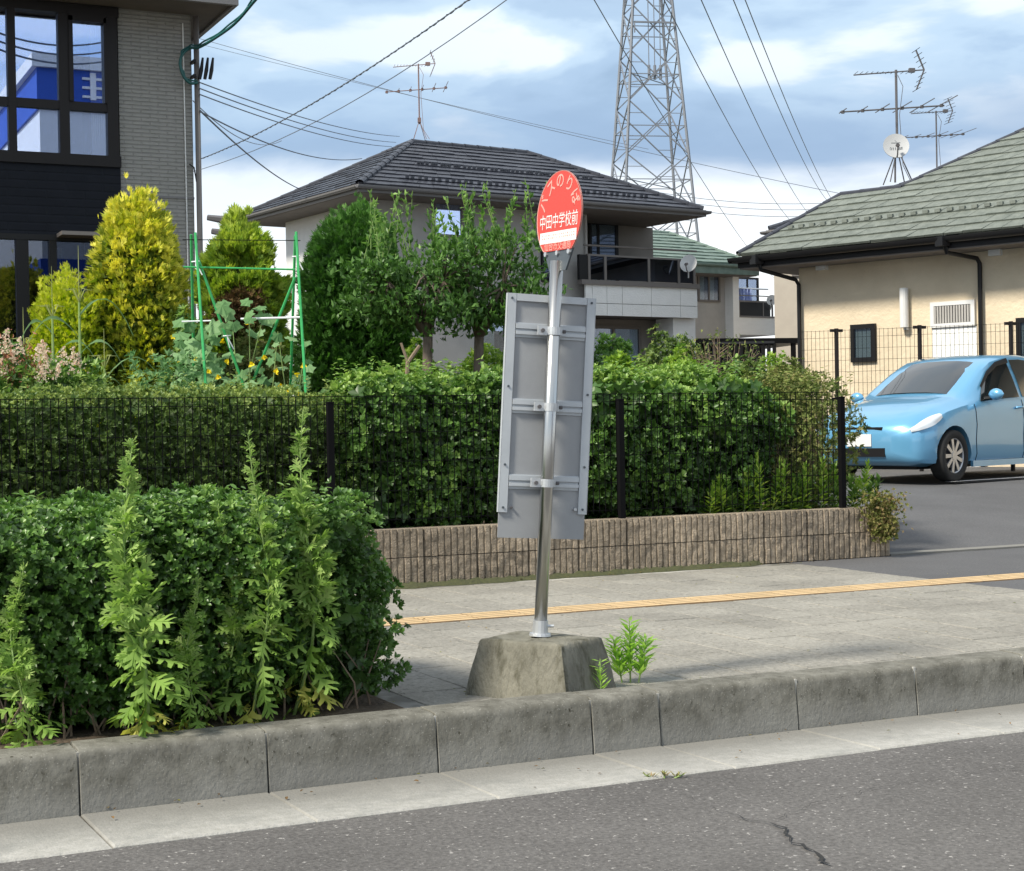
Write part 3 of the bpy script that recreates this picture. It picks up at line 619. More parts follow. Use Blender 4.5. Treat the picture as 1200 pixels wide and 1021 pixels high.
# ------------------------------------------------------------------ generic house bits
def roof_face(par, a0, a1, b0, b1, n, tw, th, material, name='tile_course'):
    """a0-a1 eave, b0-b1 top. n stepped courses of tiles"""
    a0, a1, b0, b1 = map(Vector, (a0, a1, b0, b1)); nrm = (a1 - a0).cross(b0 - a0 if (b0 - a0).length > .1 else b1 - a0).normalized()
    if nrm.z < 0: nrm = -nrm
    for k in range(n):
        t0, t1 = k / n, min(1.0, (k + 1.25) / n); p0, p1 = a0.lerp(b0, t0), a1.lerp(b1, t0); q0, q1 = a0.lerp(b0, t1), a1.lerp(b1, t1)
        Ln = (p1 - p0).length; m = max(1, int(round(Ln / tw))); b = MB(); off = (k % 2) * 0.5
        cuts = sorted(set([0.0] + [min(1, max(0, (i + off) / m)) for i in range(m + 1)] + [1.0]))
        for i in range(len(cuts) - 1):
            s0, s1 = cuts[i], cuts[i + 1]
            if s1 - s0 < 1e-4: continue
            g = 0.003 / max(Ln, .1); s0b, s1b = s0 + g, s1 - g
            h = th * random.uniform(0.85, 1.2); dn = (p0 - q0).normalized() * random.uniform(-.006, .010)
            e0, e1 = p0.lerp(p1, s0b) + dn, p0.lerp(p1, s1b) + dn; u0, u1 = q0.lerp(q1, s0b), q0.lerp(q1, s1b)
            b.add([e0, e1, u1, u0, e0 + nrm * h, e1 + nrm * h, u1 + nrm * 0.006, u0 + nrm * 0.006], [(4, 5, 6, 7), (0, 4, 7, 3), (1, 2, 6, 5), (0, 1, 5, 4)])
        build(name, b, material, par)
    build('roof_deck', MB().add([a0 - nrm * .01, a1 - nrm * .01, b1 - nrm * .01, b0 - nrm * .01], [(0, 1, 2, 3)]), material, par)
def ridge_caps(par, a, b, material, step=0.32, r=0.085):
    a, b = Vector(a), Vector(b); n = max(1, int((b - a).length / step)); mb = MB(); d = (b - a).normalized(); q = d.cross(_z).normalized(); u = q.cross(d)
    if u.z < 0: u = -u
    for i in range(n):
        p0, p1 = a.lerp(b, i / n), a.lerp(b, (i + 1.08) / n); rows = []
        for p, rr in ((p0, r), (p1, r * 0.86)): rows.append([p + q * math.cos(R(t)) * rr + u * (math.sin(R(t)) * rr * 0.8 + 0.0) for t in (200, 160, 125, 90, 55, 20, -20)])
        mb.grid(rows)
    return build('ridge_cap', mb, material, par)
def hip_roof(par, F_, x0, x1, y0, y1, ze, rise, material, n=13, tw=0.3, th=0.028, faces=('front', 'left', 'right', 'back'), fascia='fascia', fh=0.16, inset=None):
    """F_ frame; rectangular plan; ridge along the longer side; returns ridge ends (world)"""
    W_ = x1 - x0; D_ = y1 - y0
    if inset is None: inset = min(W_, D_) / 2
    if W_ >= D_: r0, r1 = (x0 + inset, (y0 + y1) / 2), (x1 - inset, (y0 + y1) / 2)
    else: r0, r1 = ((x0 + x1) / 2, y0 + inset), ((x0 + x1) / 2, y1 - inset)
    w3 = lambda x, y, z: F_ @ Vector((x, y, z))
    A, B, C_, D = w3(x0, y0, ze), w3(x1, y0, ze), w3(x1, y1, ze), w3(x0, y1, ze); Rz = ze + rise
    E1, E2 = w3(*r0, Rz), w3(*r1, Rz)
    if W_ >= D_: fs = dict(front=(A, B, E1, E2), left=(D, A, E1, E1), right=(B, C_, E2, E2), back=(C_, D, E2, E1))
    else: fs = dict(front=(A, B, E1, E1), left=(D, A, E2, E1), right=(B, C_, E1, E2), back=(C_, D, E2, E2))
    for k in faces:
        roof_face(par, *fs[k], n, tw, th, material)
    for k in ('front', 'left', 'right', 'back'):
        if k not in faces:
            f_ = fs[k]; build('roof_slope', MB().add([f_[0], f_[1], f_[3], f_[2]], [(0, 1, 2, 3)]), material, par)
    ridge_caps(par, E1, E2, material); 
    for c, e in ((A, E1), (B, E2 if W_ >= D_ else E1), (C_, E2), (D, E1 if W_ >= D_ else E2)): ridge_caps(par, c + _z * .02, e, material)
    # gutter / fascia ring and soffit
    t = 0.05
    fb = MB(F_)
    fb.b2((x0 - t, y0 - t, ze - fh), (x1 + t, y0, ze - 0.01)).b2((x0 - t, y1, ze - fh), (x1 + t, y1 + t, ze - 0.01)).b2((x0 - t, y0, ze - fh), (x0, y1, ze - 0.01)).b2((x1, y0, ze - fh), (x1 + t, y1, ze - 0.01))
    build('fascia', fb, fascia, par)
    gb = MB(F_)   # half round gutter lip
    for a, b in (((x0 - .11, y0 - .11), (x1 + .11, y0 - .11)), ((x0 - .11, y0 - .11), (x0 - .11, y1 + .11)), ((x1 + .11, y0 - .11), (x1 + .11, y1 + .11))):
        pa_, pb_ = Vector((*a, ze - 0.04)), Vector((*b, ze - 0.04)); d = (pb_ - pa_).normalized(); q = Vector((-d.y, d.x, 0)); rows = []
        for p in (pa_, pb_): rows.append([p + q * math.cos(R(k)) * 0.055 + _z * math.sin(R(k)) * 0.06 for k in range(180, 361, 30)])
        gb.grid(rows)
        rows = []
        for p in (pa_, pb_): rows.append([p + q * math.cos(R(k)) * 0.048 + _z * math.sin(R(k)) * 0.052 for k in range(180, 361, 30)])
        gb.grid(rows)
    build('gutter', gb, fascia, par)
    return E1, E2
def window(par, F_, x0, x1, z0, z1, y=0.0, frame_m='bronze', fw=0.05, split=(0.5,), inner='blinds', glass='glass2', depth=0.05, iny=0.02, hsplit=(), curtain=None):
    """window on the wall plane y of the frame, facing -y: frame proud, glass in it, blind behind"""
    b = MB(F_); o = y - depth
    b.b2((x0, o, z0), (x1, y - .001, z0 + fw)).b2((x0, o, z1 - fw), (x1, y - .001, z1)).b2((x0, o, z0 + fw), (x0 + fw, y - .001, z1 - fw)).b2((x1 - fw, o, z0 + fw), (x1, y - .001, z1 - fw))
    for s in split: xs = x0 + (x1 - x0) * s; b.b2((xs - fw * .45, o + .01, z0 + fw), (xs + fw * .45, y - .001, z1 - fw))
    for s in hsplit: zs = z0 + (z1 - z0) * s; b.b2((x0 + fw, o + .012, zs - fw * .4), (x1 - fw, y - .001, zs + fw * .4))
    f = build('window', b, frame_m, par)
    build('pane', MB(F_).b2((x0 + fw, y - .024, z0 + fw), (x1 - fw, y - .020, z1 - fw)), glass, f)
    build('blind', MB(F_).b2((x0 + fw, y - .012, z0 + fw), (x1 - fw, y - .004, z1 - fw)), inner, f)
    if curtain:
        for c0, c1 in curtain:
            rows = []; n = 24; xa, xb = x0 + (x1 - x0) * c0, x0 + (x1 - x0) * c1
            for z in (z0 + fw, z1 - fw): rows.append([(xa + (xb - xa) * i / n, y - .015 + .003 * math.sin(i * 1.9), z) for i in range(n + 1)])
            build('curtain', MB(F_).grid(rows), 'curtain', f)
    return f

# ------------------------------------------------------------------ left house (grey small-tile siding, dark window bay)
HC = C(-3.48, 18.0); HY = HC.y; HX = HC.x
lh = thing('grey_house', (HX, HY, LZ), 'two-storey grey tiled house with a tall dark window bay, beside the golden conifer', 'house')
zp = lambda px, py, Y=HY: PY(px, py, Y).z
xp = lambda px, py, Y=HY: PY(px, py, Y).x
ZE = zp(225, 18)
xb = xp(141, 195)                       # right edge of the dark bay
zband = zp(190, 231)
B0, B1 = zp(70, 187) - 0.02, zp(136, 14)  # opening of the upper window
ytop = ZE
wb = MB().b2((xb, HY, LZ), (HX, HY + 0.2, ZE + .2)).b2((HX - 6, HY, B1), (xb, HY + 0.2, ZE + .2)).b2((HX - 0.2, HY + 0.2, LZ), (HX, HY + 9, ZE + .2))
build('wall', wb, 'siding', lh)
build('wall_band', MB().b2((xb + .002, HY - .012, zband - .012), (HX + .002, HY - .001, zband + .012)), 'fascia', lh)
zg = zp(70, 276)                        # top of the ground floor glazing
build('dark_cladding', MB().b2((HX - 6, HY - 0.03, zg), (xb - .004, HY + 0.17, B0)), 'navy', lh)
build('room', MB().b2((HX - 6, HY + 2.5, LZ), (HX - .25, HY + 2.55, B1 + .1)).b2((HX - 6, HY + 0.21, B1 + .02), (HX - .21, HY + 2.5, B1 + .06)).b2((xb + .1, HY + .21, LZ), (xb + .15, HY + 2.5, B1)).b2((HX - 6, HY + .2, B0 - .3), (xb + .1, HY + 2.5, B0 - .02)), 'room', lh)
# upper window: frame with mullions as seen, panes
X = lambda px: xp(px, 100)
fwx = [(-75, -66), (8.5, 18), (68, 80), (124, 137)]
zt0, zt1 = zp(60, 118), zp(60, 128); zin0 = zp(60, 180)
fr = MB(); y0_, y1_ = HY - 0.06, HY + 0.05
fr.b2((HX - 6, y0_, B1 - .075), (xb, y1_, B1 + .03)).b2((HX - 6, y0_, B0 - .04), (xb, y1_, zin0))
f1 = build('window', fr, 'bronze', lh, label='tall dark-framed upper window reflecting a blue shop')
for a, b in fwx: build('mullion', MB().b2((X(a), y0_ + .004, zin0), (X(b), y1_ - .004, B1 - .075)), 'bronze', f1)
build('mullion', MB().b2((HX - 6, y0_ + .012, zt1), (X(124), y1_ - .012, zt0)), 'bronze', f1)
cols = [(-66, 8.5), (18, 68), (80, 124)]
for a, b in cols:
    for z0, z1 in ((zin0, zt1), (zt0, B1 - .075)):
        build('pane', MB().b2((X(a), HY, z0), (X(b), HY + .006, z1)), 'glass', f1)
build('sash_rim', MB().b2((X(80), y0_ - .012, zt0), (X(85), y1_, B1 - .10)).b2((X(121), y0_ - .012, zt0), (X(124), y1_, B1 - .10)).b2((X(80), y0_ - .012, B1 - .15), (X(124), y1_, B1 - .076)), 'bronze', f1)
def curtain(par, xa, xb_, z0, z1, y, nf=7):
    rows = []; n = nf * 6
    for z in (z0, (z0 + z1) / 2, z1): rows.append([(xa + (xb_ - xa) * i / n, y + .03 * math.sin(i / n * nf * 6.28 + z), z) for i in range(n + 1)])
    return build('curtain', MB().grid(rows), 'curtain', par, smooth=True)
curtain(f1, X(107), X(124), B0, B1 - .08, HY + 0.06)
# ground floor glazing
zg2 = zp(60, 420) if False else LZ + 0.1
fr = MB(); fr.b2((HX - 6, HY - .05, zg - .06), (xb, HY + .05, zg)).b2((HX - 6, HY - .05, LZ), (xb, HY + .05, LZ + .12))
f2 = build('window', fr, 'black', lh, label='dark ground floor glazing of the bay')
for a, b in ((-50, -40), (14, 29), (53, 62), (104, 141)): build('mullion', MB().b2((X(a), HY - .045, LZ + .12), (X(b), HY + .045, zg - .06)), 'black', f2)
for a, b in ((-40, 14), (29, 53), (62, 104)): build('pane', MB().b2((X(a), HY, LZ + .12), (X(b), HY + .006, zg - .06)), MT['glass3'], f2)
build('canopy', MB().b2((X(62), HY - .35, zg - .03), (X(110), HY - .031, zg + .01)), 'greyframe', f2)
curtain(f2, X(64), X(76), LZ + .2, zg - .1, HY + .3, 4)
# eave and gable overhang, downpipe, cables
build('eave', MB().b2((HX - 6.5, HY - 0.62, ZE), (HX + 0.30, HY + 9.5, ZE + .045)), 'soffit', lh)
build('fascia', MB().b2((HX - 6.5, HY - 0.68, ZE - .02), (HX + 0.35, HY - 0.62, ZE + .18)).b2((HX + 0.30, HY - 0.62, ZE - .02), (HX + 0.35, HY + 9.5, ZE + .18)), 'fascia', lh)
roof_face(lh, (HX - 6.5, HY - .66, ZE + .18), (HX + .34, HY - .66, ZE + .18), (HX - 6.5, HY + 4, ZE + 2.2), (HX - 3, HY + 4, ZE + 2.2), 10, .3, .03, 'tiledark')
build('roof_slope', MB().add([(HX + .34, HY - .66, ZE + .18), (HX + .34, HY + 9.5, ZE + .18), (HX - 3, HY + 6, ZE + 2.2), (HX - 3, HY + 4, ZE + 2.2)], [(0, 1, 2, 3)]), 'tiledark', lh)
build('downpipe', MB().tube([(HX + .045, HY - .05, LZ), (HX + .045, HY - .05, ZE - .02)], 0.032, 8), 'greyframe', lh, smooth=True)
build('conduit', MB().tube([(xp(216, 60), HY - .012, LZ), (xp(214, 40), HY - .012, ZE - .1)], 0.007, 5), 'wallwhite', lh)
br = MB()
for (x, z) in ((HX - .02, zp(228, 75)), (HX - .02, zp(229, 92))): br.b2((x, HY - .16, z - .015), (x + .03, HY - .01, z + .015))
for px in (231, 237, 243):
    x, z = xp(px, 85), zp(px, 95); br.tube([(x, HY - .1, z), (x + .02, HY - .1, z + .10), (x + .04, HY - .1, z + .24)], [.018, .022, .012], 6)
build('cable_bracket', br, 'black', lh)
build('side_cable', MB().tube([(xp(221, 193), HY - .03, zp(221, 193)), (xp(226, 197), HY - .05, zp(226, 197)), (xp(229, 210), HY - .05, zp(229, 214))], .008, 5), 'black', lh)

def LP(px, py, F_, y):
    """local (x, z) where the sight line of a photograph pixel meets the plane y of frame F_"""
    inv = F_.inverted(); o = inv @ EYE; p = inv @ P(px, py, 10); d = p - o; t = (y - o.y) / d.y; q = o + d * t
    return q.x, q.z
def LX(px, F_, y, py=330): return LP(px, py, F_, y)[0]
def LZc(px, py, F_, y): return LP(px, py, F_, y)[1]

# ------------------------------------------------------------------ middle house: dark hip roof, corner balcony
FD = CAMF(C(-2.8, 30.7), R(33.5))
dh = thing('dark_roofed_house', FD @ Vector((4, 3, LZ)), 'two-storey grey house with a dark tiled hip roof and white panelled balcony', 'house')
ZD = 5.84; wy = 0.75
e1, e2 = hip_roof(dh, FD, 0, 8.45, 0, 5.5, ZD, 1.44, 'tiledark', n=13, tw=0.33, th=0.035, faces=('front', 'left'), fh=0.15)
xr = LX(689, FD, wy); xR = LX(766, FD, 2.0); xPr = LX(817, FD, 0.35)
build('soffit', MB(FD).b2((0, 0, ZD - .16), (8.45, 5.5, ZD - .12)), 'soffit', dh)
build('wall', MB(FD).b2((wy, wy, LZ - .3), (xr, 4.75, ZD - .16)), 'wallgrey', dh)
build('side_wall', MB(FD).b2((wy - .03, wy + .02, LZ), (wy - .002, 4.73, ZD - .16)), MT['white'], dh, label='sunlit pale side wall')
build('recessed_wall', MB(FD).b2((xr, 2.0, LZ), (xR, 4.7, ZD - .16)), 'walltaupe', dh)
zpt, zpm, zpb = LZc(750, 336, FD, .35), LZc(750, 357, FD, .35), LZc(750, 371, FD, .35)
xl = LX(685, FD, 0.35)
build('balcony_deck', MB(FD).b2((xl + .03, .39, zpb + .01), (xPr - .03, 2.0, zpb + .14)), 'soffit', dh)
build('ground_floor_wall', MB(FD).b2((xr, 1.3, LZ), (LX(788, FD, 1.3), 4.7, zpb)), 'walltaupe', dh)
build('pillar', MB(FD).b2((LX(788, FD, .5), .5, LZ), (LX(814, FD, .5), 1.1, zpb)), 'wallwhite', dh)
pxs = [690, 695, 711, 729, 763, 797, 815, 817]
pxs = [686, 694, 711, 729, 763, 797, 817]
for r_ in ((zpm + .006, zpt), (zpb, zpm - .006)):
    for a, b in zip(pxs[:-1], pxs[1:]):
        build('parapet_panel', MB(FD).b2((LX(a, FD, .35) + .006, .35, r_[0]), (LX(b, FD, .35) - .006, .40, r_[1])), 'wallwhite', dh)
build('parapet_core', MB(FD).b2((xl + .03, .372, zpb + .01), (xPr - .03, .42, zpt - .01)), 'mortar', dh)
build('parapet_coping', MB(FD).b2((xl - .1, .30, zpt), (xPr + .04, .46, zpt + .10)), 'greyframe', dh)
zr = LZc(750, 303, FD, .37); zt = LZc(750, 291, FD, .37)
build('railing_panel', MB(FD).b2((LX(679, FD, .37), .36, zpt + .10), (LX(690, FD, .37), .44, zr + .02)), 'black', dh)
rp = [690, 709, 760, 795, 813]
for a, b in zip(rp[:-1], rp[1:]): build('railing_panel', MB(FD).b2((LX(a, FD, .38) + .03, .375, zpt + .12), (LX(b, FD, .38) - .03, .385, zr)), glassmat('railing_smoke', 0.12, (0.16, 0.15, 0.15)), dh)
for a in rp: build('railing_post', MB(FD).b2((LX(a, FD, .38) - .03, .35, zpt + .1), (LX(a, FD, .38) + .03, .41, zr)), 'greyframe', dh)
build('handrail', MB(FD).b2((LX(688, FD, .38), .35, zr), (xPr, .41, zr + .04)).tube([(LX(684, FD, .38), .36, zt), (xPr, .36, zt)], .022, 6), 'greyframe', dh)
zl = LZc(730, 247, FD, 1.0)
build('laundry_pole', MB(FD).tube([(LX(692, FD, 1), 1.0, zl), (LX(766, FD, 1), 1.0, zl)], .018, 6).tube([(LX(692, FD, 1), 1.2, zl - .12), (LX(766, FD, 1), 1.2, zl - .12)], .018, 6), 'galv', dh)
window(dh, FD, LX(690, FD, 2), LX(724, FD, 2), zpt - .2, LZc(700, 260, FD, 2), y=2.0, frame_m='black', fw=.07, split=(0.32,), hsplit=(), inner='blinds')
window(dh, FD, LX(690, FD, 1.3), LX(749, FD, 1.3), LZ + .4, LZc(720, 382, FD, 1.3), y=1.3, frame_m='greyframe', fw=.07, split=(0.45,), inner='room', curtain=((0.5, .95),))
window(dh, FD, LX(508, FD, wy), LX(543, FD, wy), LZc(525, 278, FD, wy), LZc(525, 236, FD, wy), y=wy, frame_m='greyframe', split=(), inner='blinds', glass='glass')
window(dh, FD, LX(634, FD, wy), LX(652, FD, wy), LZc(625, 330, FD, wy), LZc(625, 262, FD, wy), y=wy, frame_m='black', split=(), inner='room')
window(dh, FD, LX(560, FD, wy), LX(618, FD, wy), LZ + .3, LZc(590, 372, FD, wy), y=wy, frame_m='greyframe', split=(.5,), inner='room', curtain=((.05, .3),))
# downpipe on the pale corner
build('downpipe', MB(FD).tube([(LX(686, FD, wy), wy - .05, LZ), (LX(686, FD, wy), wy - .05, ZD - .2)], .03, 6), 'wallgrey', dh)
sg = MB(FD)
for k, n_ in ((1.9, 40), (6.2, 40)):
    for i in range(n_):
        t = k / 13; x = 0.9 + t * 2.4 + (8.45 - 1.8 - 4.8 * t) * i / (n_ - 1); sg.box((x + random.uniform(-.03, .03), 2.75 * t, ZD + 1.44 * t + .06), (.07, .035, .045))
build('snow_guard', sg, 'tiledark', dh, kind='stuff')

def dish(name, c, r, nrm, label, mast, stand=None, marks=False):
    c = Vector(c); nn = Vector(nrm).normalized(); t = thing(name, mast[0], label, 'satellite dish', 'satellite dishes on the houses' if not marks else 'satellite dishes on the houses')
    a = nn.cross(_z).normalized(); b = a.cross(nn); rows = []
    if b.z < 0: b = -b
    for k in range(6):
        q = k / 5; rows.append([c + (a * math.cos(R(i * 15)) + b * math.sin(R(i * 15)) * 1.06) * r * q + nn * (q * q * r * .16) for i in range(25)])
    mb = MB().grid(rows); rows2 = [[v - nn * .012 for v in rw] for rw in rows]; mb.grid(rows2); mb.grid([rows[-1], rows2[-1]])
    d = build('reflector', mb, 'wallgrey2' if marks else 'white', t, smooth=True)
    foot = c - b * r * .95
    build('feed_arm', MB().tube([foot, foot + nn * r * .5 - b * r * .1, c + nn * r * 1.05 - b * r * .55], .012, 6), 'antenna', t)
    h = c + nn * r * 1.05 - b * r * .5; build('feed_horn', MB().tube([h, h - nn * .09 + b * .05], [.035, .028], 8), 'antenna' if not marks else 'antenna', t)
    build('mast', MB().tube(mast, .018, 6), 'antenna' if marks else 'galv', t)
    if marks:      # dark tick-shaped emblem and the line of print under it, as on the dish in the photograph
        o = nn * (.004 + r * .02); mk = MB()
        mk.prism([c + o + b * r * .40 + a * r * -.08 * 1, c + o + b * r * .44 + a * r * .0, c + o + b * r * .74 + a * r * .25, c + o + b * r * .66 + a * r * .17], nn * .002)
        for x0, x1, y0, y1 in ((-.34, .36, .30, .335),): mk.prism([c + o + a * r * x0 + b * r * y0, c + o + a * r * x1 + b * r * y0, c + o + a * r * x1 + b * r * y1, c + o + a * r * x0 + b * r * y1], nn * .002)
        build('emblem', mk, 'plate', d)
        cu = bpy.data.curves.new('lettering', 'FONT'); cu.body = 'BS 110'; cu.size = r * .36; cu.align_x = 'CENTER'; cu.extrude = .0005
        put_text(cu, Matrix.Translation(c + o + nn * .002 - b * r * .32) @ Matrix((a, b, nn)).transposed().to_4x4(), 'plate', d)
    return t
def put_text(cu, mtx, material, parent, name='lettering'):
    o = bpy.data.objects.new('tmp', cu); COL.objects.link(o); bpy.context.view_layer.update()
    dg = bpy.context.evaluated_depsgraph_get(); me = bpy.data.meshes.new_from_object(o.evaluated_get(dg)); bpy.data.objects.remove(o)
    me.transform(wm(parent).inverted() @ mtx); me.materials.clear(); me.materials.append(MT[material]); me.name = name
    return link(name, me, parent)
dc = FD @ Vector((LX(804, FD, .2), .1, LZc(804, 309, FD, .1)))
dish('satellite_dish', dc, .19, -_f * .8 - _r * .35 + _z * .25, 'white satellite dish clamped to the balcony railing of the dark-roofed house', [dc - _z * .3 + _f * .12, dc + _f * .10])

# ------------------------------------------------------------------ green-roofed house behind
FG = CAMF(C(7.17, 47.0), R(33.5)); ZG = 5.72
gh = thing('green_roofed_house', FG @ Vector((-4, 2.5, LZ)), 'grey two-storey house with a muted green tiled roof and a laundry balcony', 'house')
hip_roof(gh, FG, -9, 0, 0, 5, ZG, 1.14, 'tilegreen2', n=9, tw=.35, th=.045, faces=('front', 'right'), inset=1.22, fh=.3, fascia='tilegreen2')
build('soffit', MB(FG).b2((-9, 0, ZG - .32), (0, 5, ZG - .27)), 'soffit', gh)
gy = .7; gx = lambda px, y=gy: LX(px, FG, y, 340); gz = lambda px, py, y=gy: LZc(px, py, FG, y)
build('wall', MB(FG).b2((-8.5, gy, LZ), (gx(850), 4.5, ZG - .3)), 'wallgrey', gh)
build('pillar', MB(FG).b2((gx(849.5), gy - .35, LZ), (gx(856.5), gy + .3, ZG - .3)), 'wallwhite', gh)
zb1, zb0 = gz(880, 373), gz(880, 393)
build('recess_wall', MB(FG).b2((gx(856), 2.6, LZ), (1.6, 2.8, ZG - .3)), 'walltaupe', gh)
build('recess_side', MB(FG).b2((-.9, 1.2, LZ), (-.35, 2.6, ZG - .3)), 'walltaupe', gh)
build('parapet', MB(FG).b2((gx(857), gy - .2, zb0), (gx(902), gy - .1, zb1)), 'wallwhite', gh)
build('balcony_deck', MB(FG).b2((gx(857), gy - .1, zb0), (gx(902), 2.6, zb0 + .15)), 'wallwhite', gh)
build('coping', MB(FG).b2((gx(856), gy - .22, zb1), (gx(903), gy - .08, zb1 + .05)), 'greyframe', gh)
zrr = gz(880, 355); rg = MB(FG)
for a in (857.5, 861, 889, 900): rg.b2((gx(a), gy - .17, zb1), (gx(a) + .04, gy - .13, zrr))
build('railing', rg.b2((gx(857), gy - .17, zrr), (gx(901), gy - .13, zrr + .05)).b2((gx(857), gy - .17, gz(880, 348)), (gx(901), gy - .14, gz(880, 348) + .03)), 'greyframe', gh)
build('railing_panel', MB(FG).b2((gx(861), gy - .16, zb1), (gx(898), gy - .14, zrr)), 'black', gh)
build('laundry_pole', MB(FG).tube([(gx(857, 1.3), 1.3, gz(870, 338, 1.3)), (gx(900, 1.3), 1.3, gz(870, 338, 1.3))], .025, 5), 'galv', gh)
window(gh, FG, gx(817), gx(843), gz(830, 354), gz(830, 318), y=gy, frame_m='greyframe', fw=.06, split=(.5,), inner='room', curtain=((.05, .3), (.5, .75)))
window(gh, FG, LX(862, FG, 2.6), LX(888, FG, 2.6), zb0 + .3, LZc(870, 325, FG, 2.6), y=2.6, frame_m='black', fw=.06, inner='room')
for i, (a, b) in enumerate(((865.5, 872), (873, 881))):
    rows = []; xa, xb2 = LX(a, FG, 1.3), LX(b, FG, 1.3); zt_ = gz(870, 338.5, 1.3)
    for k in range(8): rows.append([(xa + (xb2 - xa) * j / 8, 1.3 + .04 * math.sin(j * 1.7 + i + k * .2), zt_ - k * .065 * (1 + .05 * i)) for j in range(9)])
    tag(build('hanging_shirt', MB(FG).grid(rows), 'laundry', origin=FG @ Vector(((xa + xb2) / 2, 1.3, zt_))), ('darker ' if i == 0 else 'paler ') + 'lavender shirt hung on the laundry balcony of the green-roofed house', 'shirt', 'shirts drying on the balcony')
dc = FG @ Vector((gx(903, .3), .25, LZc(903, 352, FG, .25)))
dish('satellite_dish', dc, .155, -_f * .85 - _r * .3 + _z * .3, 'small white satellite dish beside the laundry balcony of the green-roofed house', [dc - _z * .25 + _f * .3, dc + _f * .06])
sd = dc + _f * .35
# beige neighbour
FB = CAMF(C((910 - 600) / 1900 * 41, 41), R(-13))
bh = thing('beige_building', FB @ Vector((1, 3, LZ)), 'narrow strip of a beige two-storey building seen between two houses', 'building')
build('wall', MB(FB).b2((0, 0, LZ), (4, 6, 5.6)), 'beige', bh); build('roof', MB(FB).b2((-.3, -.3, 5.6), (4.3, 6.3, 5.8)), 'tiledark', bh)
window(bh, FB, LX(928, FB, 0), LX(945, FB, 0), LZc(930, 324, FB, 0), LZc(930, 312, FB, 0), y=0, frame_m='greyframe', split=(), inner='blinds', glass='glass')

# slate roofed house behind the cream one
FR_ = CAMF(C(5.46, 34.0), R(-43.4))
sh = thing('slate_roofed_house', FR_ @ Vector((4, 3, LZ)), 'blue-grey slate roof of a house showing behind the cream house', 'house')
hip_roof(sh, FR_, 0, 10, 0, 7, 5.22, 1.55, 'tiledark', n=12, tw=.35, th=.03, faces=('front', 'left'))
build('wall', MB(FR_).b2((.7, .7, LZ), (9.3, 6.3, 5.1)), 'wallgrey', sh)

# ------------------------------------------------------------------ cream house at the car park
FC = CAMF(C(3.67, 26.0), R(-43.4)); ZC = 3.88; sl = 0.625
ch = thing('cream_house', FC @ Vector((5, 4, LZ)), 'single-storey cream rendered house with a grey-green tiled roof and black gutter', 'house')
q = lambda x, n_: FC @ Vector((x, n_, ZC + sl * n_))
q0 = lambda x, n_, z: FC @ Vector((x, n_, z))
zr1 = ZC + sl * 1.65
roof_face(ch, q(0, 0), q(13, 0), q(.9, 1.65), q(13, 1.65), 8, .30, .034, 'tilegreen')
roof_face(ch, q(2.0, 1.65), q(13, 1.65), q(4.85, 4.5), q(13, 4.5), 13, .30, .034, 'tilegreen')
roof_face(ch, q0(0, 3.3, ZC), q(0, 0), q(.9, 1.65), q(.9, 1.65), 6, .3, .034, 'tilegreen')
build('roof_slope', MB().add([q0(0, 3.3, ZC), q(.9, 1.65), q(2.4, 1.65), q0(2.4, 3.3, ZC)], [(0, 1, 2, 3)]), 'tilegreen', ch)
build('roof_slope', MB().add([q(2.0, 1.65), q(4.85, 4.5), q0(4.85, 9, ZC + 2), q0(1.6, 9, ZC), q0(1.6, 3, ZC)], [(0, 1, 2, 3, 4)]), 'tilegreen', ch)
ridge_caps(ch, q(0, 0) + _z * .03, q(.9, 1.65), 'tiledark', r=.06); ridge_caps(ch, q(.9, 1.65), q(2.0, 1.65), 'tiledark', r=.06); ridge_caps(ch, q(2.0, 1.65), q(4.85, 4.5), 'tiledark', r=.06)
gz0 = ZC - .02; rows = []
for x in (-.12, 13):
    rows.append([FC @ Vector((x, -.06 + .07 * math.cos(R(k)), gz0 - .02 + .085 * math.sin(R(k)))) for k in range(180, 361, 20)])
gb = MB().grid(rows); rows = []
for y in (-.12, 3.3): rows.append([FC @ Vector((-.06 + .07 * math.cos(R(k)), y, gz0 - .02 + .085 * math.sin(R(k)))) for k in range(180, 361, 20)])
gb.grid(rows); build('gutter', gb, 'black', ch, smooth=True)
build('fascia', MB(FC).b2((-.01, .005, ZC - .20), (13, .05, ZC - .02)).b2((.0, .05, ZC - .20), (.05, 3.3, ZC - .02)), 'black', ch)
build('soffit', MB(FC).b2((.02, .02, ZC - .22), (13, 4, ZC - .19)), 'soffit', ch)
cy_ = .65; cx_ = lambda px, py=380: LX(px, FC, cy_, py); cz_ = lambda px, py: LZc(px, py, FC, cy_)
x0w = cx_(937.5, 400)
build('wall', MB(FC).b2((x0w, cy_, LZ - .1), (13, 8, ZC - .2)), 'cream', ch)
build('utility_panel', MB(FC).b2((cx_(1093), cy_ - .02, LZ), (cx_(1145), cy_ - .002, cz_(1118, 384))), 'wallwhite', ch)
w1 = window(ch, FC, cx_(1092), cx_(1144), cz_(1118, 384) + .01, cz_(1118, 353), y=cy_, frame_m='white', fw=.06, split=(), inner='room')
xa, xb2 = cx_(1096), cx_(1141)
for i in range(14):
    x = xa + (xb2 - xa) * (i + .5) / 14; build('slat', MB(FC).b2((x - .018, cy_ - .043, cz_(1118, 384) + .075), (x + .012, cy_ - .03, cz_(1118, 353) - .065)), 'wallgrey', w1)
for a, b, t_, bt in ((998, 1027, 381, 425), (1192, 1216, 373, 440)):
    window(ch, FC, cx_(a), cx_(b), cz_(a, bt), cz_(a, t_), y=cy_, frame_m='black', fw=.07, split=(), inner='blinds')
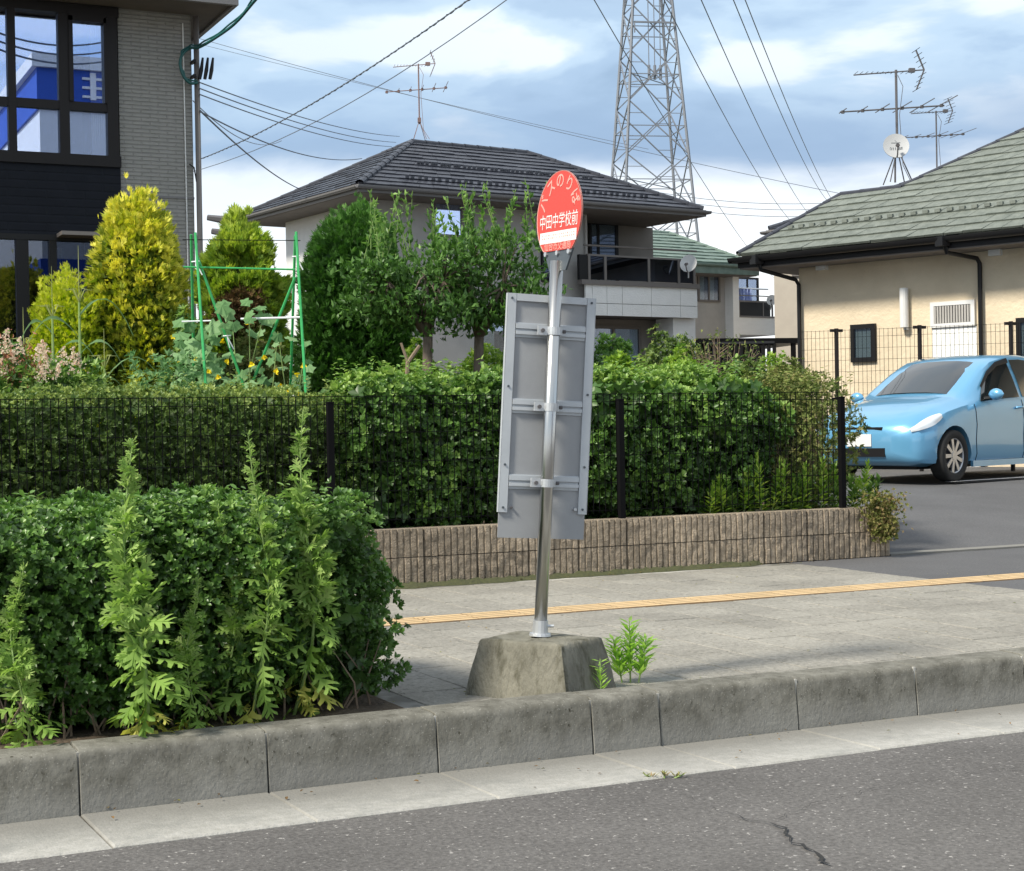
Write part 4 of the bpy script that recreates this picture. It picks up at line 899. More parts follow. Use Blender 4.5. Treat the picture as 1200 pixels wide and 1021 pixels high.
lampx = cx_(1063); build('wall_lamp', MB(FC).tube([(lampx, cy_ - .08, cz_(1063, 384)), (lampx, cy_ - .08, cz_(1063, 338))], .068, 12).b2((lampx - .03, cy_ - .06, cz_(1063, 387)), (lampx + .03, cy_ - .002, cz_(1063, 384))), 'white', ch, smooth=False)
for a, b_ in ((965, 313), (1168, 296)):
    x, z = cx_(a, b_), cz_(a, b_); v = MB(FC).b2((x - .09, cy_ - .09, z - .05), (x + .09, cy_ - .002, z + .05)); build('wall_vent', v, 'wallwhite', ch)
# downpipes with swan necks
def dpipe(ptop, pk, pbot):
    y = cy_ - .07; a = FC @ Vector((LX(ptop[0], FC, -.06, ptop[1]), -.06, ZC - .12)); k = FC @ Vector((LX(pk[0], FC, y, pk[1]), y, LZc(pk[0], pk[1], FC, y)))
    b = FC @ Vector(((FC.inverted() @ k).x, y, LZ)); h = a.lerp(k, .10); h.z = a.z - .14
    h2 = k + _z * .07; h2 = h2.lerp(h, .08)
    build('downpipe', MB().tube([a + _z * .1, h, h2, k, b], [.05, .034, .034, .034, .034], 8).box((a.x, a.y, a.z + .02), (.16, .16, .14)), 'black', ch)
dpipe((1105, 290), (1148, 309), None); dpipe((887, 320), (936, 334), None)
sgm = MB(FC)
for i in range(60): sgm.box((.6 + i * .2, .62, ZC + .625 * .62 + .06), (.09, .05, .05)); sgm.box((4.2 + i * .15, 3.6, ZC + .625 * 3.6 + .06), (.09, .05, .05)) if i < 55 else None
build('snow_guard', sgm, 'tilegreen', ch, kind='stuff')

# car park fence
fa, fb_ = C((938 - 600) / 1900 * 23.0, 23.0), C((1290 - 600) / 1900 * 21.3, 21.3); d_ = (fb_ - fa).normalized(); LN = (fb_ - fa).length
cf = thing('mesh_fence', (fa.x, fa.y, LZ), 'black wire fence on slim posts in front of the cream house wall', 'fence'); zt_ = 2.49
mb = MB(); s = 0
while s < LN:
    p = fa + d_ * s; mb.b2((p.x - .002, p.y - .002, LZ + .1), (p.x + .002, p.y + .002, zt_)); s += .06
for z in [LZ + .12 + .16 * i for i in range(12)] + [zt_ - .01]: mb.tube([(fa.x, fa.y, z), (fb_.x, fb_.y, z)], .0028, 3)
build('wire_mesh', mb, 'blackwire', cf, kind='stuff')
for px in (985, 1086, 1192): 
    s = ((px - 938) / 352) * LN; p = fa + d_ * s + Vector((0, 0, LZ)); build('post', MB().tube([p, (p.x, p.y, zt_ + .02)], .03, 8).b2((p.x - .10, p.y - .02, zt_ - .03), (p.x + .10, p.y + .02, zt_ + .01)).b2((p.x - .09, p.y - .02, zt_ - 1.0), (p.x + .09, p.y + .02, zt_ - .95)), 'bronze', cf)

# black railing, small carport roof, bicycle bits behind the middle shrubs
ra, rb_ = C((832 - 600) / 1900 * 25, 25), C((909 - 600) / 1900 * 25, 25)
rl = thing('garden_railing', (ra.x, ra.y, LZ), 'black upright-bar railing standing behind the twiggy shrub', 'railing')
zt2 = P(860, 403, 25).z; n_ = 13
for i in range(n_):
    p = ra.lerp(rb_, i / (n_ - 1)); build('bar', MB().b2((p.x - .022, p.y - .02, LZ), (p.x + .022, p.y + .02, zt2)), 'black', rl)
build('rail', MB().tube([(ra.x, ra.y, zt2), (rb_.x, rb_.y, zt2)], .035, 5).tube([(ra.x, ra.y, LZ + .3), (rb_.x, rb_.y, LZ + .3)], .035, 5), 'black', rl)
cp = thing('carport', C(5.0, 33.0, LZ), 'dark low carport with a flat roof under the balconies', 'carport')
FP = CAMF(C((816 - 600) / 1900 * 36, 36), R(12)); zc1 = P(860, 396, 36).z
build('roof', MB(FP).b2((0, 0, zc1 - .12), (2.7, 3.0, zc1)), 'black', cp); build('back_wall', MB(FP).b2((0, 2.9, LZ), (2.7, 3.0, zc1 - .12)), 'bronze', cp)
for x in (.05, 1.35, 2.3): build('post', MB(FP).b2((x, .02, LZ), (x + .09, .11, zc1 - .12)), 'black', cp)
build('panel', MB(FP).b2((1.75, 1.0, LZ), (2.0, 1.05, P(890, 411, 36).z)), 'wallgrey', cp)

# ------------------------------------------------------------------ lattice tower
TC = C((767.5 - 600) / 1900 * 150, 150); FT = CAMF(TC, R(9.2))
tw_ = thing('transmission_tower', (TC.x, TC.y, 0.2), 'tall steel lattice transmission tower rising behind the dark-roofed house', 'pylon')
ubox = bpy.data.meshes.new('bar'); _b = MB().box((0, 0, 0.5), (1, 1, 1)); ubox.from_pydata([tuple(v) for v in _b.v], [], _b.f); ubox.materials.append(MT['tower'])
def ubar(name, a, b, w_, par, me=ubox):
    a, b = Vector(a), Vector(b); d = b - a; m = Matrix.Translation(a) @ d.to_track_quat('Z', 'Y').to_matrix().to_4x4() @ Matrix.Diagonal((w_, w_, d.length, 1))
    return link(name, me, par, wm(par).inverted() @ m)
half = lambda z: max(0.75, 2.95 - (z - 24.5) * 0.0733) if z < 60 else 0.75
corner = lambda i, z: FT @ Vector(((half(z) if i in (1, 2) else -half(z)), (half(z) if i in (2, 3) else -half(z)), z))
zs = [0.2, 5.4, 10.6, 15.7, 20.6, 25.5, 30.4, 35.0, 39.2, 42.6, 45.4, 48.0, 50.4, 52.6]
for i in range(4): ubar('leg', corner(i, 0.2), corner(i, 53), 0.19, tw_)
for k in range(len(zs) - 1):
    z0, z1 = zs[k], zs[k + 1]; zm = z0 + (z1 - z0) * half(z0) / (half(z0) + half(z1))
    for i in range(4):
        j = (i + 1) % 4; ubar('brace', corner(i, z0), corner(j, z1), .10, tw_); ubar('brace', corner(j, z0), corner(i, z1), .10, tw_)
        if z1 > 12:
            ubar('strut', corner(i, zm), corner(j, zm), .075, tw_)
            c_ = (corner(i, zm) + corner(j, zm)) / 2
            for (u_, zq) in ((i, z0), (j, z0), (i, z1), (j, z1)):
                m_ = corner(u_, zq).lerp(c_, .5); ubar('strut', m_, corner(u_, m_.z), .055, tw_)
    if k % 2 == 0: ubar('strut', corner(0, zm), corner(2, zm), .07, tw_); ubar('strut', corner(1, zm), corner(3, zm), .07, tw_)
pl = MB(FT); z = P(768, 33, 150).z; pl.b2((-1.9, -2.4, z - .1), (1.9, -2.25, z + .05)).b2((-1.9, -2.4, z - 1), (-1.8, -2.3, z))
for x in (-.9, 0, .9): pl.tube([(x * .6, -2.2, z + 12), (x * .6, -2.2, z - 4)], .05, 4).tube([(x * .6, -2.2, z - 3.9), (x * .6, -2.2, z - 5.2)], .13, 6)
build('jumper_frame', pl, 'tower', tw_)
for sgn in (-1, 1):
    for zz_ in (44.5, 49.5):
        tip = FT @ Vector((sgn * 6.5, 0, zz_ + .3))
        for i in ((0, 3) if sgn < 0 else (1, 2)): ubar('cross_arm', corner(i, zz_), tip, .16, tw_); ubar('cross_arm', corner(i, zz_ + 1.8), tip, .12, tw_)

# ------------------------------------------------------------------ wires
def wire(a, b, sag, r, label, group, mtl='wire', n=18, name='power_line', cat='cable', twist=0):
    a, b = Vector(a), Vector(b); pts = []
    for i in range(n + 1):
        t = i / n; p = a.lerp(b, t); p = p.copy(); p.z -= sag * 4 * t * (1 - t); pts.append(p)
    mb = MB(); mb.tube(pts, r, 4)
    if twist:
        L2 = []; m = 260
        for i in range(m + 1):
            t = i / m; p = a.lerp(b, t); p.z -= sag * 4 * t * (1 - t); L2.append(p + _r * math.cos(t * twist) * r * 1.5 + _z * math.sin(t * twist) * r * 1.5)
        mb.tube(L2, r * .55, 3)
    return tag(build(name, mb, mtl, origin=a), label, cat, group)
ga = 'service wires from the grey house'
hp = lambda px, py: Vector((HX + .06, HY - .1, zp(px, py)))
for k, (y0_, x1_, y1_) in enumerate(((99, 468, 160), (106, 464, 167), (113, 459, 172))):
    wire(hp(234, y0_), P(x1_, y1_, 36), .12, .008, ('topmost', 'middle', 'lowest')[k] + ' of three parallel wires running from the grey house to the dark-roofed house', ga)
wire(hp(235, 133), P(424, 186, 31.5), .2, .009, 'thin wire from the grey house corner meeting the dark roof above its hip', ga)
wire(hp(237, 132), P(352, 222, 33), .1, .010, 'steep dark wire dropping from the looped cable to the low end of the dark roof', ga)
wire(hp(234, 188), P(560, -8, 11), .1, .005, 'twisted dark cable rising from the grey house corner across the sky', ga, twist=300, n=30)
wire(P(150, 215, 40), P(610, -12, 24), .6, .008, 'thin pale cable crossing the sky beside the aerial on the dark roof', 'thin cables crossing the sky')
wire(P(180, 30, 60), P(1010, 232, 60), .3, .011, 'faint long wire passing behind the roof aerial, upper of two', 'thin cables crossing the sky')
wire(P(180, 38, 62), P(760, 175, 62), .1, .009, 'faint long wire passing behind the roof aerial, lower of two', 'thin cables crossing the sky')
wire(P(226, 118, 30), P(330, 165, 50), .4, .010, 'short faint wire low beside the grey house corner', 'thin cables crossing the sky')
for k, (x0, y0_, x1_, y1_) in enumerate(((716, 0, 912, 330), (804, 0, 950, 275), (844, 0, 965, 262), (880, 0, 985, 245), (893, 0, 1000, 260))):
    a = P(x0, y0_, 70); b = P(x1_, y1_, 240); a2 = a + (a - b) * .25
    wire(a2, b, 3.0 if k else 2.0, .022, ('leftmost', 'second from the left', 'third from the left', 'fourth from the left', 'rightmost')[k] + ' of the five slanting power lines right of the lattice tower', 'high voltage lines beside the tower', n=26)
for k, y0_ in enumerate((220, 227, 235)):
    wire(P(700, y0_ - 10, 130), P(1020, y0_ + 14, 130), 1.0, .025, ('top', 'middle', 'bottom')[k] + ' of three near-level wires between the tower and the cream roof', 'level wires beyond the tower')
# the green service cable looping onto the grey house
pts = [P(310, -12, 16.2), P(296, 4, 16.5), P(275, 28, 16.9), P(250, 46, 17.3), P(232, 56, 17.7)] + [Vector((xp(px, py), HY - .12, zp(px, py))) for px, py in ((220, 59), (211, 66), (208, 78), (212, 92), (220, 100), (230, 99))]
sm = []
for i in range(len(pts) - 1):
    p0, p1, p2, p3 = pts[max(i - 1, 0)], pts[i], pts[i + 1], pts[min(i + 2, len(pts) - 1)]
    for j in range(5):
        t = j / 5; sm.append(0.5 * ((2 * p1) + (p2 - p0) * t + (2 * p0 - 5 * p1 + 4 * p2 - p3) * t * t + (3 * p1 - p0 - 3 * p2 + p3) * t ** 3))
mb = MB().tube(sm, .017, 6).tube([p + _z * .03 + _r * .012 * math.sin(i) for i, p in enumerate(sm)], .010, 5)
tag(build('service_cable', mb, 'greenwire', smooth=True, origin=pts[-1]), 'thick green cable looping onto the corner of the grey house', 'cable')

# ------------------------------------------------------------------ roof aerials
def aerial(loc, h, yaw, label, material, uhf=True, scale=1.0, stand=.55, elements=6, skirt=True):
    loc = Vector(loc); t = thing('roof_aerial', loc, label, 'antenna'); F_ = frame(loc, -YAW + yaw)
    build('mast', MB(F_).tube([(0, 0, stand * .8), (0, 0, h)], .022 * scale, 6), material, t)
    s = MB(F_)
    for a in range(4):
        x, y = math.cos(R(45 + 90 * a)) * stand * .45, math.sin(R(45 + 90 * a)) * stand * .45; s.tube([(0, 0, stand), (x, y, 0)], .012 * scale, 4)
    s.box((0, 0, stand), (.07, .07, .1)); build('stand', s, material, t)
    z = h * .66; b = MB(F_); b.tube([(-1.0 * scale, 0, z - .06), (.85 * scale, 0, z + .05)], .014 * scale, 5)
    for k in range(elements):
        x = -.95 * scale + 1.75 * scale * k / (elements - 1); ln = (.22 + .55 * (k / (elements - 1)) ** 1.3) * scale; z_ = z - .06 + .11 * k / (elements - 1)
        b.tube([(x, -ln, z_ + .02), (x, ln, z_ + .02)], .009 * scale, 4); b.box((x, 0, z_), (.05, .04, .05))
    build('vhf_array', b, material, t)
    z = h * .97; b = MB(F_); b.tube([(-.75 * scale, 0, z - .03), (.5 * scale, 0, z + .06)], .012 * scale, 5); b.box((.28 * scale, 0, z + .05), (.10, .06, .07))
    for k in range(12): x = (-.7 + .09 * k) * scale; b.tube([(x, -.09, z + .01), (x, .09, z + .01)], .005, 3)
    for sg_ in (-1, 1):
        b.tube([(.5 * scale, 0, z + .06), (.36 * scale, 0, z + .06 + sg_ * .34 * scale)], .016 * scale, 4)
        for k in range(1, 5): zz_ = z + .06 + sg_ * .085 * k * scale; b.tube([(.5 * scale - .035 * k * scale, -.2, zz_), (.5 * scale - .035 * k * scale, .2, zz_)], .006, 3)
    build('uhf_array', b, material, t); b = MB(F_); b.tube([(.02, -.03, h * .95), (.10, -.05, h * .85), (.04, -.03, h * .6), (.08, -.05, stand * .5), (.2, -.1, 0)], .006, 4); build('lead', b, material, t)
    return t
E1m = (e1 + FD @ Vector((2.85, 2.75, ZD + 1.44))) / 2
aerial(FD @ Vector((2.95, 2.75, ZD + 1.50)), 1.62, R(8), 'rusty television aerial on the ridge end of the dark-tiled roof', 'antred', scale=.72, stand=.42)
rp_ = q(2.35, 1.95)
mbz = P(1052, 215, 27.5)
aerial((mbz.x, mbz.y, mbz.z), (P(1054, 82, 27.5).z - mbz.z), R(5), 'large dark television aerial above the dish on the cream house roof', 'antenna', scale=.98, stand=.6)
dc = P(1050, 172, 27.1)
dish('satellite_dish', dc, .215, -_f * .9 - _r * .1 + _z * .35, 'grey-white satellite dish with a dark emblem on the cream house roof', [P(1049, 214, 27.3), P(1049, 178, 27.3)], marks=True)
mb2 = P(1098, 200, 36)
aerial((mb2.x, mb2.y, mb2.z - .3), P(1098, 130, 36).z - mb2.z + .3, R(12), 'small distant television aerial rising behind the cream house roof slope', 'antenna', scale=.8, stand=.3)

# far street light seen between the grey house and the green conifer
sp = P(262, 262, 40); st = thing('street_light', (sp.x + .4, sp.y, 0.3), 'distant street light head showing between the grey house and the conifer', 'street light')
build('pole', MB().tube([(sp.x + .6, sp.y, .3), (sp.x + .6, sp.y, sp.z - .3), tuple(sp), tuple(P(252, 255, 40))], .05, 6), 'antenna', st)
for a, b_, y_ in ((243, 264, 255), (248, 266, 271)): p0, p1 = P(a, y_, 40), P(b_, y_ + 3, 40); build('lamp_head', MB().tube([p0, p1], [.07, .10], 6), 'antenna', st)

# ------------------------------------------------------------------ bus stop
bc = G(665, 826, PZ); F0 = CAMF(bc, 0)
la = R(180 - 35); ldir = F0.to_3x3() @ Vector((-math.sin(R(55)), math.cos(R(55)), 0)); rdir = F0.to_3x3() @ Vector((math.sin(R(35)), math.cos(R(35)), 0))
ldir.normalize(); rdir.normalize(); LL, RR, HB = .50, .38, .225
ctr = bc + ldir * LL / 2 + rdir * RR / 2
bs = thing('bus_stop', ctr, 'bus stop with round red sign and grey notice board on a leaning steel pole', 'bus stop')
ins = .052; rows = []; mb = MB(); n = 7
def cpt(u, v, z):       # u,v in 0..1 over the footprint
    k = 1 - 2 * ins / LL * (z / HB); uu = .5 + (u - .5) * k; vv = .5 + (v - .5) * k; p = bc + ldir * LL * uu + rdir * RR * vv
    j = noise.noise(p * 9 + Vector((0, 0, z * 9))) * .006 + noise.noise(p * 30 + Vector((0, 0, z * 30))) * .003
    o = (ldir * (u - .5) + rdir * (v - .5)).normalized() if abs(u - .5) + abs(v - .5) > .01 else Vector((0, 0, 1))
    return p + o * j + Vector((0, 0, z + (j if z >= HB else 0)))
ring = [(i / n, 0) for i in range(n)] + [(1, i / n) for i in range(n)] + [(1 - i / n, 1) for i in range(n)] + [(0, 1 - i / n) for i in range(n)]
for z in (-.03, .04, .08, .12, .16, .20, HB - .008): rows.append([cpt(u, v, z) for u, v in ring])
mb.grid(rows, closed=True)
rows = []
for i in range(n + 1): rows.append([cpt(.5 + (u / n - .5) * .96, .5 + (i / n - .5) * .96, HB) for u in range(n + 1)])
b0 = len(mb.v); mb.grid(rows)
def gi(u, v): return b0 + v * (n + 1) + u
top = [gi(i, 0) for i in range(n)] + [gi(n, i) for i in range(n)] + [gi(n - i, n) for i in range(n)] + [gi(0, n - i) for i in range(n)]; lr = 6 * 4 * n
for i in range(4 * n): mb.f.append((lr + i, lr + (i + 1) % (4 * n), top[(i + 1) % (4 * n)], top[i]))
o = build('concrete_block', mb, 'basec', bs, smooth=True)
o.data.set_sharp_from_angle(angle=R(60))
pb_ = Vector(ctr); pb_.z = PZ + HB - .01
dpp = (pb_ - EYE).dot(_f)
pb_ = P(633, 742, dpp); zt0_ = pb_.z
pt_ = P(652.5, 306, dpp); pax = (pt_ - pb_).normalized()
on = lambda py: pb_ + pax * ((742 - py) / (742 - 306)) * (pt_ - pb_).length
sc_ = dpp / 1900                                 # metres per photograph pixel at the pole
build('pole', MB().tube([on(744), on(306)], 7.6 * sc_, 20), 'steel', bs, smooth=True)
build('pole_collar', MB().tube([on(745), on(742), on(741.9), on(727)], [13 * sc_, 12.5 * sc_, 9.3 * sc_, 8.9 * sc_], 16).tube([on(734) + _r * .02, on(734) + _r * .055], .006, 8), 'galv', bs)
# notice board: tilted sheet with angle frame and slotted rails, back towards the road
by = R(16); bx = (_r * math.cos(by) + _f * math.sin(by)).normalized(); bz = (pax * math.cos(R(1.7)) - bx * 0.0).normalized()
bxx = (bx - bz * bx.dot(bz)).normalized(); byy = bz.cross(bxx).normalized()      # byy points away from the camera
if byy.dot(_f) < 0: byy = -byy
pc = on(489); bc_ = pc + byy * (7.6 * sc_ + .028) + bxx * (.5 * sc_)
BM = Matrix((bxx, byy, bz)).transposed().to_4x4(); BM.translation = bc_
BW, BHH = 106 * sc_ / math.cos(by) * .985, 287 * sc_
build('board_sheet', MB(BM).b2((-BW / 2 + .004, 0, -BHH / 2), (BW / 2 - .004, .006, BHH / 2)), 'boardback', bs)
zf = -BHH / 2 + 30 * sc_
fw_ = 10.5 * sc_
for a in (-1, 1):
    x0, x1 = sorted((a * BW / 2, a * (BW / 2 - fw_))); build('frame_bar', MB(BM).b2((x0, -.010, zf), (x1, -.0005, BHH / 2)).b2((a * BW / 2 - .0015, -.010, zf), (a * BW / 2 + .0015, .012, BHH / 2)), 'alu', bs)
build('frame_bar', MB(BM).b2((-BW / 2 + fw_ + .001, -.009, BHH / 2 - fw_ * .8), (BW / 2 - fw_ - .001, -.0006, BHH / 2)), 'alu', bs)
for py in (388, 477, 566):
    pz_ = (BM.inverted() @ on(py)).z; rl_ = MB(BM); xw = BW / 2 - fw_ - .003; h_ = .0095
    rl_.b2((-xw, -.005, pz_ - .030), (xw, -.001, pz_ + .030)); rl_.b2((-xw, -.014, pz_ + .006), (xw, -.005, pz_ + .026)); rl_.b2((-xw, -.014, pz_ - .018), (xw, -.005, pz_ - .004))
    build('mounting_rail', rl_, 'alu', bs)
    cm = MB(); c0 = on(py); rows = []
    for zz_ in (-.0165, .0165):
        rows.append([c0 + bz * zz_ + (bxx * math.cos(R(t)) - byy * math.sin(R(t))) * (8.3 * sc_) for t in range(-20, 201, 20)])
    cm.grid(rows); CMt = BM.copy(); CMt.translation = c0
    cm.box((-8.3 * sc_ - .018, .003, 0), (.040, .018, .036), m=CMt); cm.box((8.3 * sc_ + .004, .012, 0), (.014, .012, .028), m=CMt)
    cl = build('clamp', cm, 'galv', bs)
    build('bolt', MB(CMt).tube([(-8.3 * sc_ - .020, -.004, 0), (-8.3 * sc_ - .020, -.016, 0)], .0085, 6), 'antenna', cl); build('bolt', MB(CMt).tube([(8.3 * sc_ + .012, .006, 0), (8.3 * sc_ + .024, .006, 0)], .008, 6), 'antenna', cl)
rv = MB(BM)
for x, z in ((-BW / 2 + .018, BHH / 2 - .02), (-BW / 2 + .018, .12), (BW / 2 - .018, BHH / 2 - .02), (BW / 2 - .018, .1), (-BW / 2 + .018, zf + .02), (BW / 2 - .018, zf + .02), (-BW / 2 + .018, -.2), (BW / 2 - .018, -.2)): rv.tube([(x, -.0145, z), (x, -.009, z)], .005, 7)
build('rivet', rv, 'plate', bs, kind='stuff')
build('bolt', MB(BM).tube([(BW / 2 - .05, -.016, zf + .02), (BW / 2 - .05, 0, zf + .02)], .007, 7), 'galv', bs)
build('bolt', MB(BM).tube([(-BW / 2 + .055, -.012, zf + .02), (-BW / 2 + .055, 0, zf + .02)], .005, 7), 'antenna', bs)
# round sign
ya = R(62.0); dx_ = (_r * math.cos(ya) - _f * math.sin(ya)).normalized(); dz_ = (pax * 1.0); dx_ = (dx_ - dz_ * dx_.dot(dz_)).normalized(); dn_ = dx_.cross(dz_).normalized()
if dn_.dot(-_f) < 0: dn_ = -dn_
DCn = P(655.5, 252.5, dpp - .005); DM = Matrix((dx_, -dn_, dz_)).transposed().to_4x4(); DM.translation = DCn
RD = 52.5 * sc_; ch_ = 41 * sc_
poly = []
a0_ = math.asin(-ch_ / RD)
for i in range(49):
    a = a0_ + (math.pi - 2 * a0_) * i / 48; poly.append((RD * math.cos(a), -.002, RD * math.sin(a)))
dk = build('sign_disc', MB(DM).prism(poly, (0, .004, 0)), 'signred', bs)
rows = []
for r0, y in ((RD * .985, -.0022), (RD * 1.0, -.0035), (RD * 1.0, .004)): rows.append([(r0 * math.cos(a0_ + (math.pi - 2 * a0_) * i / 48), y, r0 * math.sin(a0_ + (math.pi - 2 * a0_) * i / 48)) for i in range(49)])
build('rim', MB(DM).grid(rows), 'signpink', dk)
pz0, pz1 = -41 * sc_, -65 * sc_
build('bracket_plate', MB(DM).prism([(-.118, .002, pz0 + .004), (.118, .002, pz0 + .004), (.066, .002, pz1), (-.066, .002, pz1)], (0, .008, 0)), 'plate', bs)
dk2 = MB(DM)
for x, z in ((-.095, pz0 - .010), (0, pz0 - .010), (.095, pz0 - .010), (0, pz0 - .052)): dk2.tube([(x, .003, z), (x, -.007, z)], .011, 6)
build('bolt', dk2, 'galv', bs, kind='stuff')
def label_text(txt, size, x, z, material, rot=0.0, sx=1.0, off=.0028, bold=0.0, par=None):
    cu = bpy.data.curves.new('lettering', 'FONT'); cu.body = txt; cu.size = size; cu.align_x = 'CENTER'; cu.align_y = 'CENTER'; cu.extrude = .0003; cu.offset = bold
    m = DM @ Matrix.Translation((x, -off, z)) @ Matrix.Rotation(rot, 4, 'Y') @ Matrix(((sx, 0, 0, 0), (0, 0, -1, 0), (0, 1, 0, 0), (0, 0, 0, 1)))
    return put_text(cu, m, material, par or dk)
for c_, a in zip('バスのりば', (156, 122, 90, 58, 26)):
    rr_ = RD * .76; label_text(c_, .068, rr_ * math.cos(R(a)), rr_ * math.sin(R(a)), 'signpink', rot=R(90 - a), bold=.0008)
label_text('中田中学校前', .066, 0, RD * -.135, 'signwhite', sx=.80, bold=.0)
build('white_strip', MB(DM).b2((-RD * .82, -.0032, RD * -.60), (RD * .82, -.0021, RD * -.345)), 'signwhite', dk)
tb = MB(DM); rr0 = random.Random(4)
for i in range(16):                                   # worn, unreadable print on the white strip
    x = -RD * .70 + RD * 1.4 * i / 15
    for k in range(2): tb.b2((x + rr0.uniform(-.003, .003), -.0042, RD * -.50 + k * .012), (x + rr0.uniform(.004, .008), -.0033, RD * -.49 + k * .012 + .004))
build('faded_print', tb, 'signpink', dk, kind='stuff')
label_text('仙台市交通局', .040, 0, RD * -.685, 'signpink', sx=.92, bold=.0003)

# ------------------------------------------------------------------ hatchback
whl = P(1117, 530, 18.6); gz_ = LZ
hd = (-_r * math.cos(R(44)) - _f * math.sin(R(44))).normalized(); hl = (_r * math.sin(R(44)) - _f * math.cos(R(44))).normalized()
cc = Vector((whl.x, whl.y, gz_)) - hd * 1.24 - hl * .80
CM_ = Matrix((hd, hl, _z)).transposed().to_4x4(); CM_.translation = cc
car = thing('parked_car', cc, 'light blue hatchback parked nose towards the planting beside the cream house', 'car', ang=math.atan2(hd.y, hd.x)); WM[car.name] = CM_
# stations: x, half width, z bottom, z belt, z top, roof half width
ST = [(1.93, .42, .34, .52, .60, .36), (1.90, .58, .26, .56, .66, .50), (1.82, .72, .20, .62, .72, .60), (1.65, .80, .18, .70, .80, .66), (1.35, .83, .18, .80, .90, .68), (1.05, .84, .18, .86, .965, .68),
      (.88, .845, .18, .885, 1.0, .68), (.60, .845, .18, .90, 1.16, .66), (.30, .845, .18, .915, 1.33, .62), (.05, .845, .18, .925, 1.44, .60), (-.25, .845, .18, .935, 1.495, .60), (-.7, .845, .18, .95, 1.51, .60),
      (-1.15, .84, .18, .97, 1.49, .59), (-1.5, .83, .20, .99, 1.44, .57), (-1.75, .80, .24, 1.01, 1.30, .56), (-1.88, .76, .28, .98, 1.08, .62), (-1.95, .68, .34, .80, .90, .58)]
def st_at(x):
    for a, b in zip(ST[:-1], ST[1:]):
        if a[0] >= x >= b[0]:
            t = (a[0] - x) / (a[0] - b[0]); return [a[i] * (1 - t) + b[i] * t for i in range(6)]
    return ST[0] if x > ST[0][0] else ST[-1]
def ring_at(s):
    x, w_, zb, zl_, zt_, wr = s; wr = min(wr, w_ * .97)
    hb = zl_ - zb; yb = w_ * .955
    return [(x, 0, zb), (x, w_ * .80, zb), (x, w_ * .96, zb + .05 * hb / .7), (x, w_ * .99, zb + .18 * hb), (x, w_ * .985, zb + .42 * hb), (x, w_, zb + .66 * hb), (x, w_ * .985, zb + .88 * hb), (x, yb, zl_),
            (x, yb + (wr - yb) * .30, zl_ + (zt_ - .05 - zl_) * .33), (x, yb + (wr - yb) * .64, zl_ + (zt_ - .05 - zl_) * .68), (x, wr, zt_ - .045), (x, wr * .90, zt_ - .016), (x, wr * .5, zt_), (x, 0, zt_ + .006)]
xs_ = [1.93, 1.90, 1.86, 1.82, 1.74, 1.65, 1.55, 1.45, 1.35, 1.2, 1.05, .96, .88, .74, .60, .45, .30, .17, .05, -.1, -.25, -.45, -.7, -.95, -1.15, -1.32, -1.5, -1.63, -1.75, -1.82, -1.88, -1.95]
mb = MB(CM_)
rings = [ring_at(st_at(x)) for x in xs_]
full = [[(x, y, z) for x, y, z in rg_] + [(x, -y, z) for x, y, z in reversed(rg_[1:-1])] for rg_ in rings]
mb.grid(full, closed=True); k = len(full[0]); mb.f.append(tuple(reversed(range(k)))); mb.f.append(tuple((len(full) - 1) * k + j for j in range(k)))
body = build('body', mb, 'carpaint', car, smooth=True)
cut = MB()
for x in (1.24, -1.27): cut.tube([(x, -1.0, .30), (x, -.56, .30)], .345, 28).tube([(x, .56, .30), (x, 1.0, .30)], .345, 28)
cme = bpy.data.meshes.new('arch_cut'); cme.from_pydata([tuple(v) for v in cut.v], [], cut.f); cme.materials.append(MT['black'])
co = bpy.data.objects.new('arch_cut', cme); COL.objects.link(co)
bpy.context.view_layer.update(); bm_ = body.modifiers.new('b', 'BOOLEAN'); bm_.object = co; bm_.operation = 'DIFFERENCE'; bm_.solver = 'EXACT'
co.parent = body; bpy.context.view_layer.update()
dg = bpy.context.evaluated_depsgraph_get(); nm = bpy.data.meshes.new_from_object(body.evaluated_get(dg)); body.modifiers.clear(); body.data = nm; bpy.data.objects.remove(co)
if len(nm.materials) < 2: nm.materials.append(MT['black'])
nm.set_sharp_from_angle(angle=R(38))
def side_pt(x, t, off):          # t 0..1 between belt and roof rail on the side
    s = ring_at(st_at(x)); a, b = Vector(s[7]), Vector(s[10]); p = a.lerp(b, t); return Vector((p.x, p.y + off, p.z))
def side_panel(name, outline, off, material, sgn=1, par=car, n=12):   # outline: list of (x, t_low, t_high)
    rows = [[], []]
    for x, lo, hi in outline:
        for r_, t in ((0, lo), (1, hi)):
            p = side_pt(x, t, off); rows[r_].append((p.x, p.y * sgn, p.z))
    m_ = MB(CM_); m2 = [rows[0], [tuple((Vector(a) + Vector(b)) / 2 + Vector((0, .006 * sgn, 0))) for a, b in zip(*rows)], rows[1]]; m_.grid(m2)
    return build(name, m_, material, par, smooth=True)
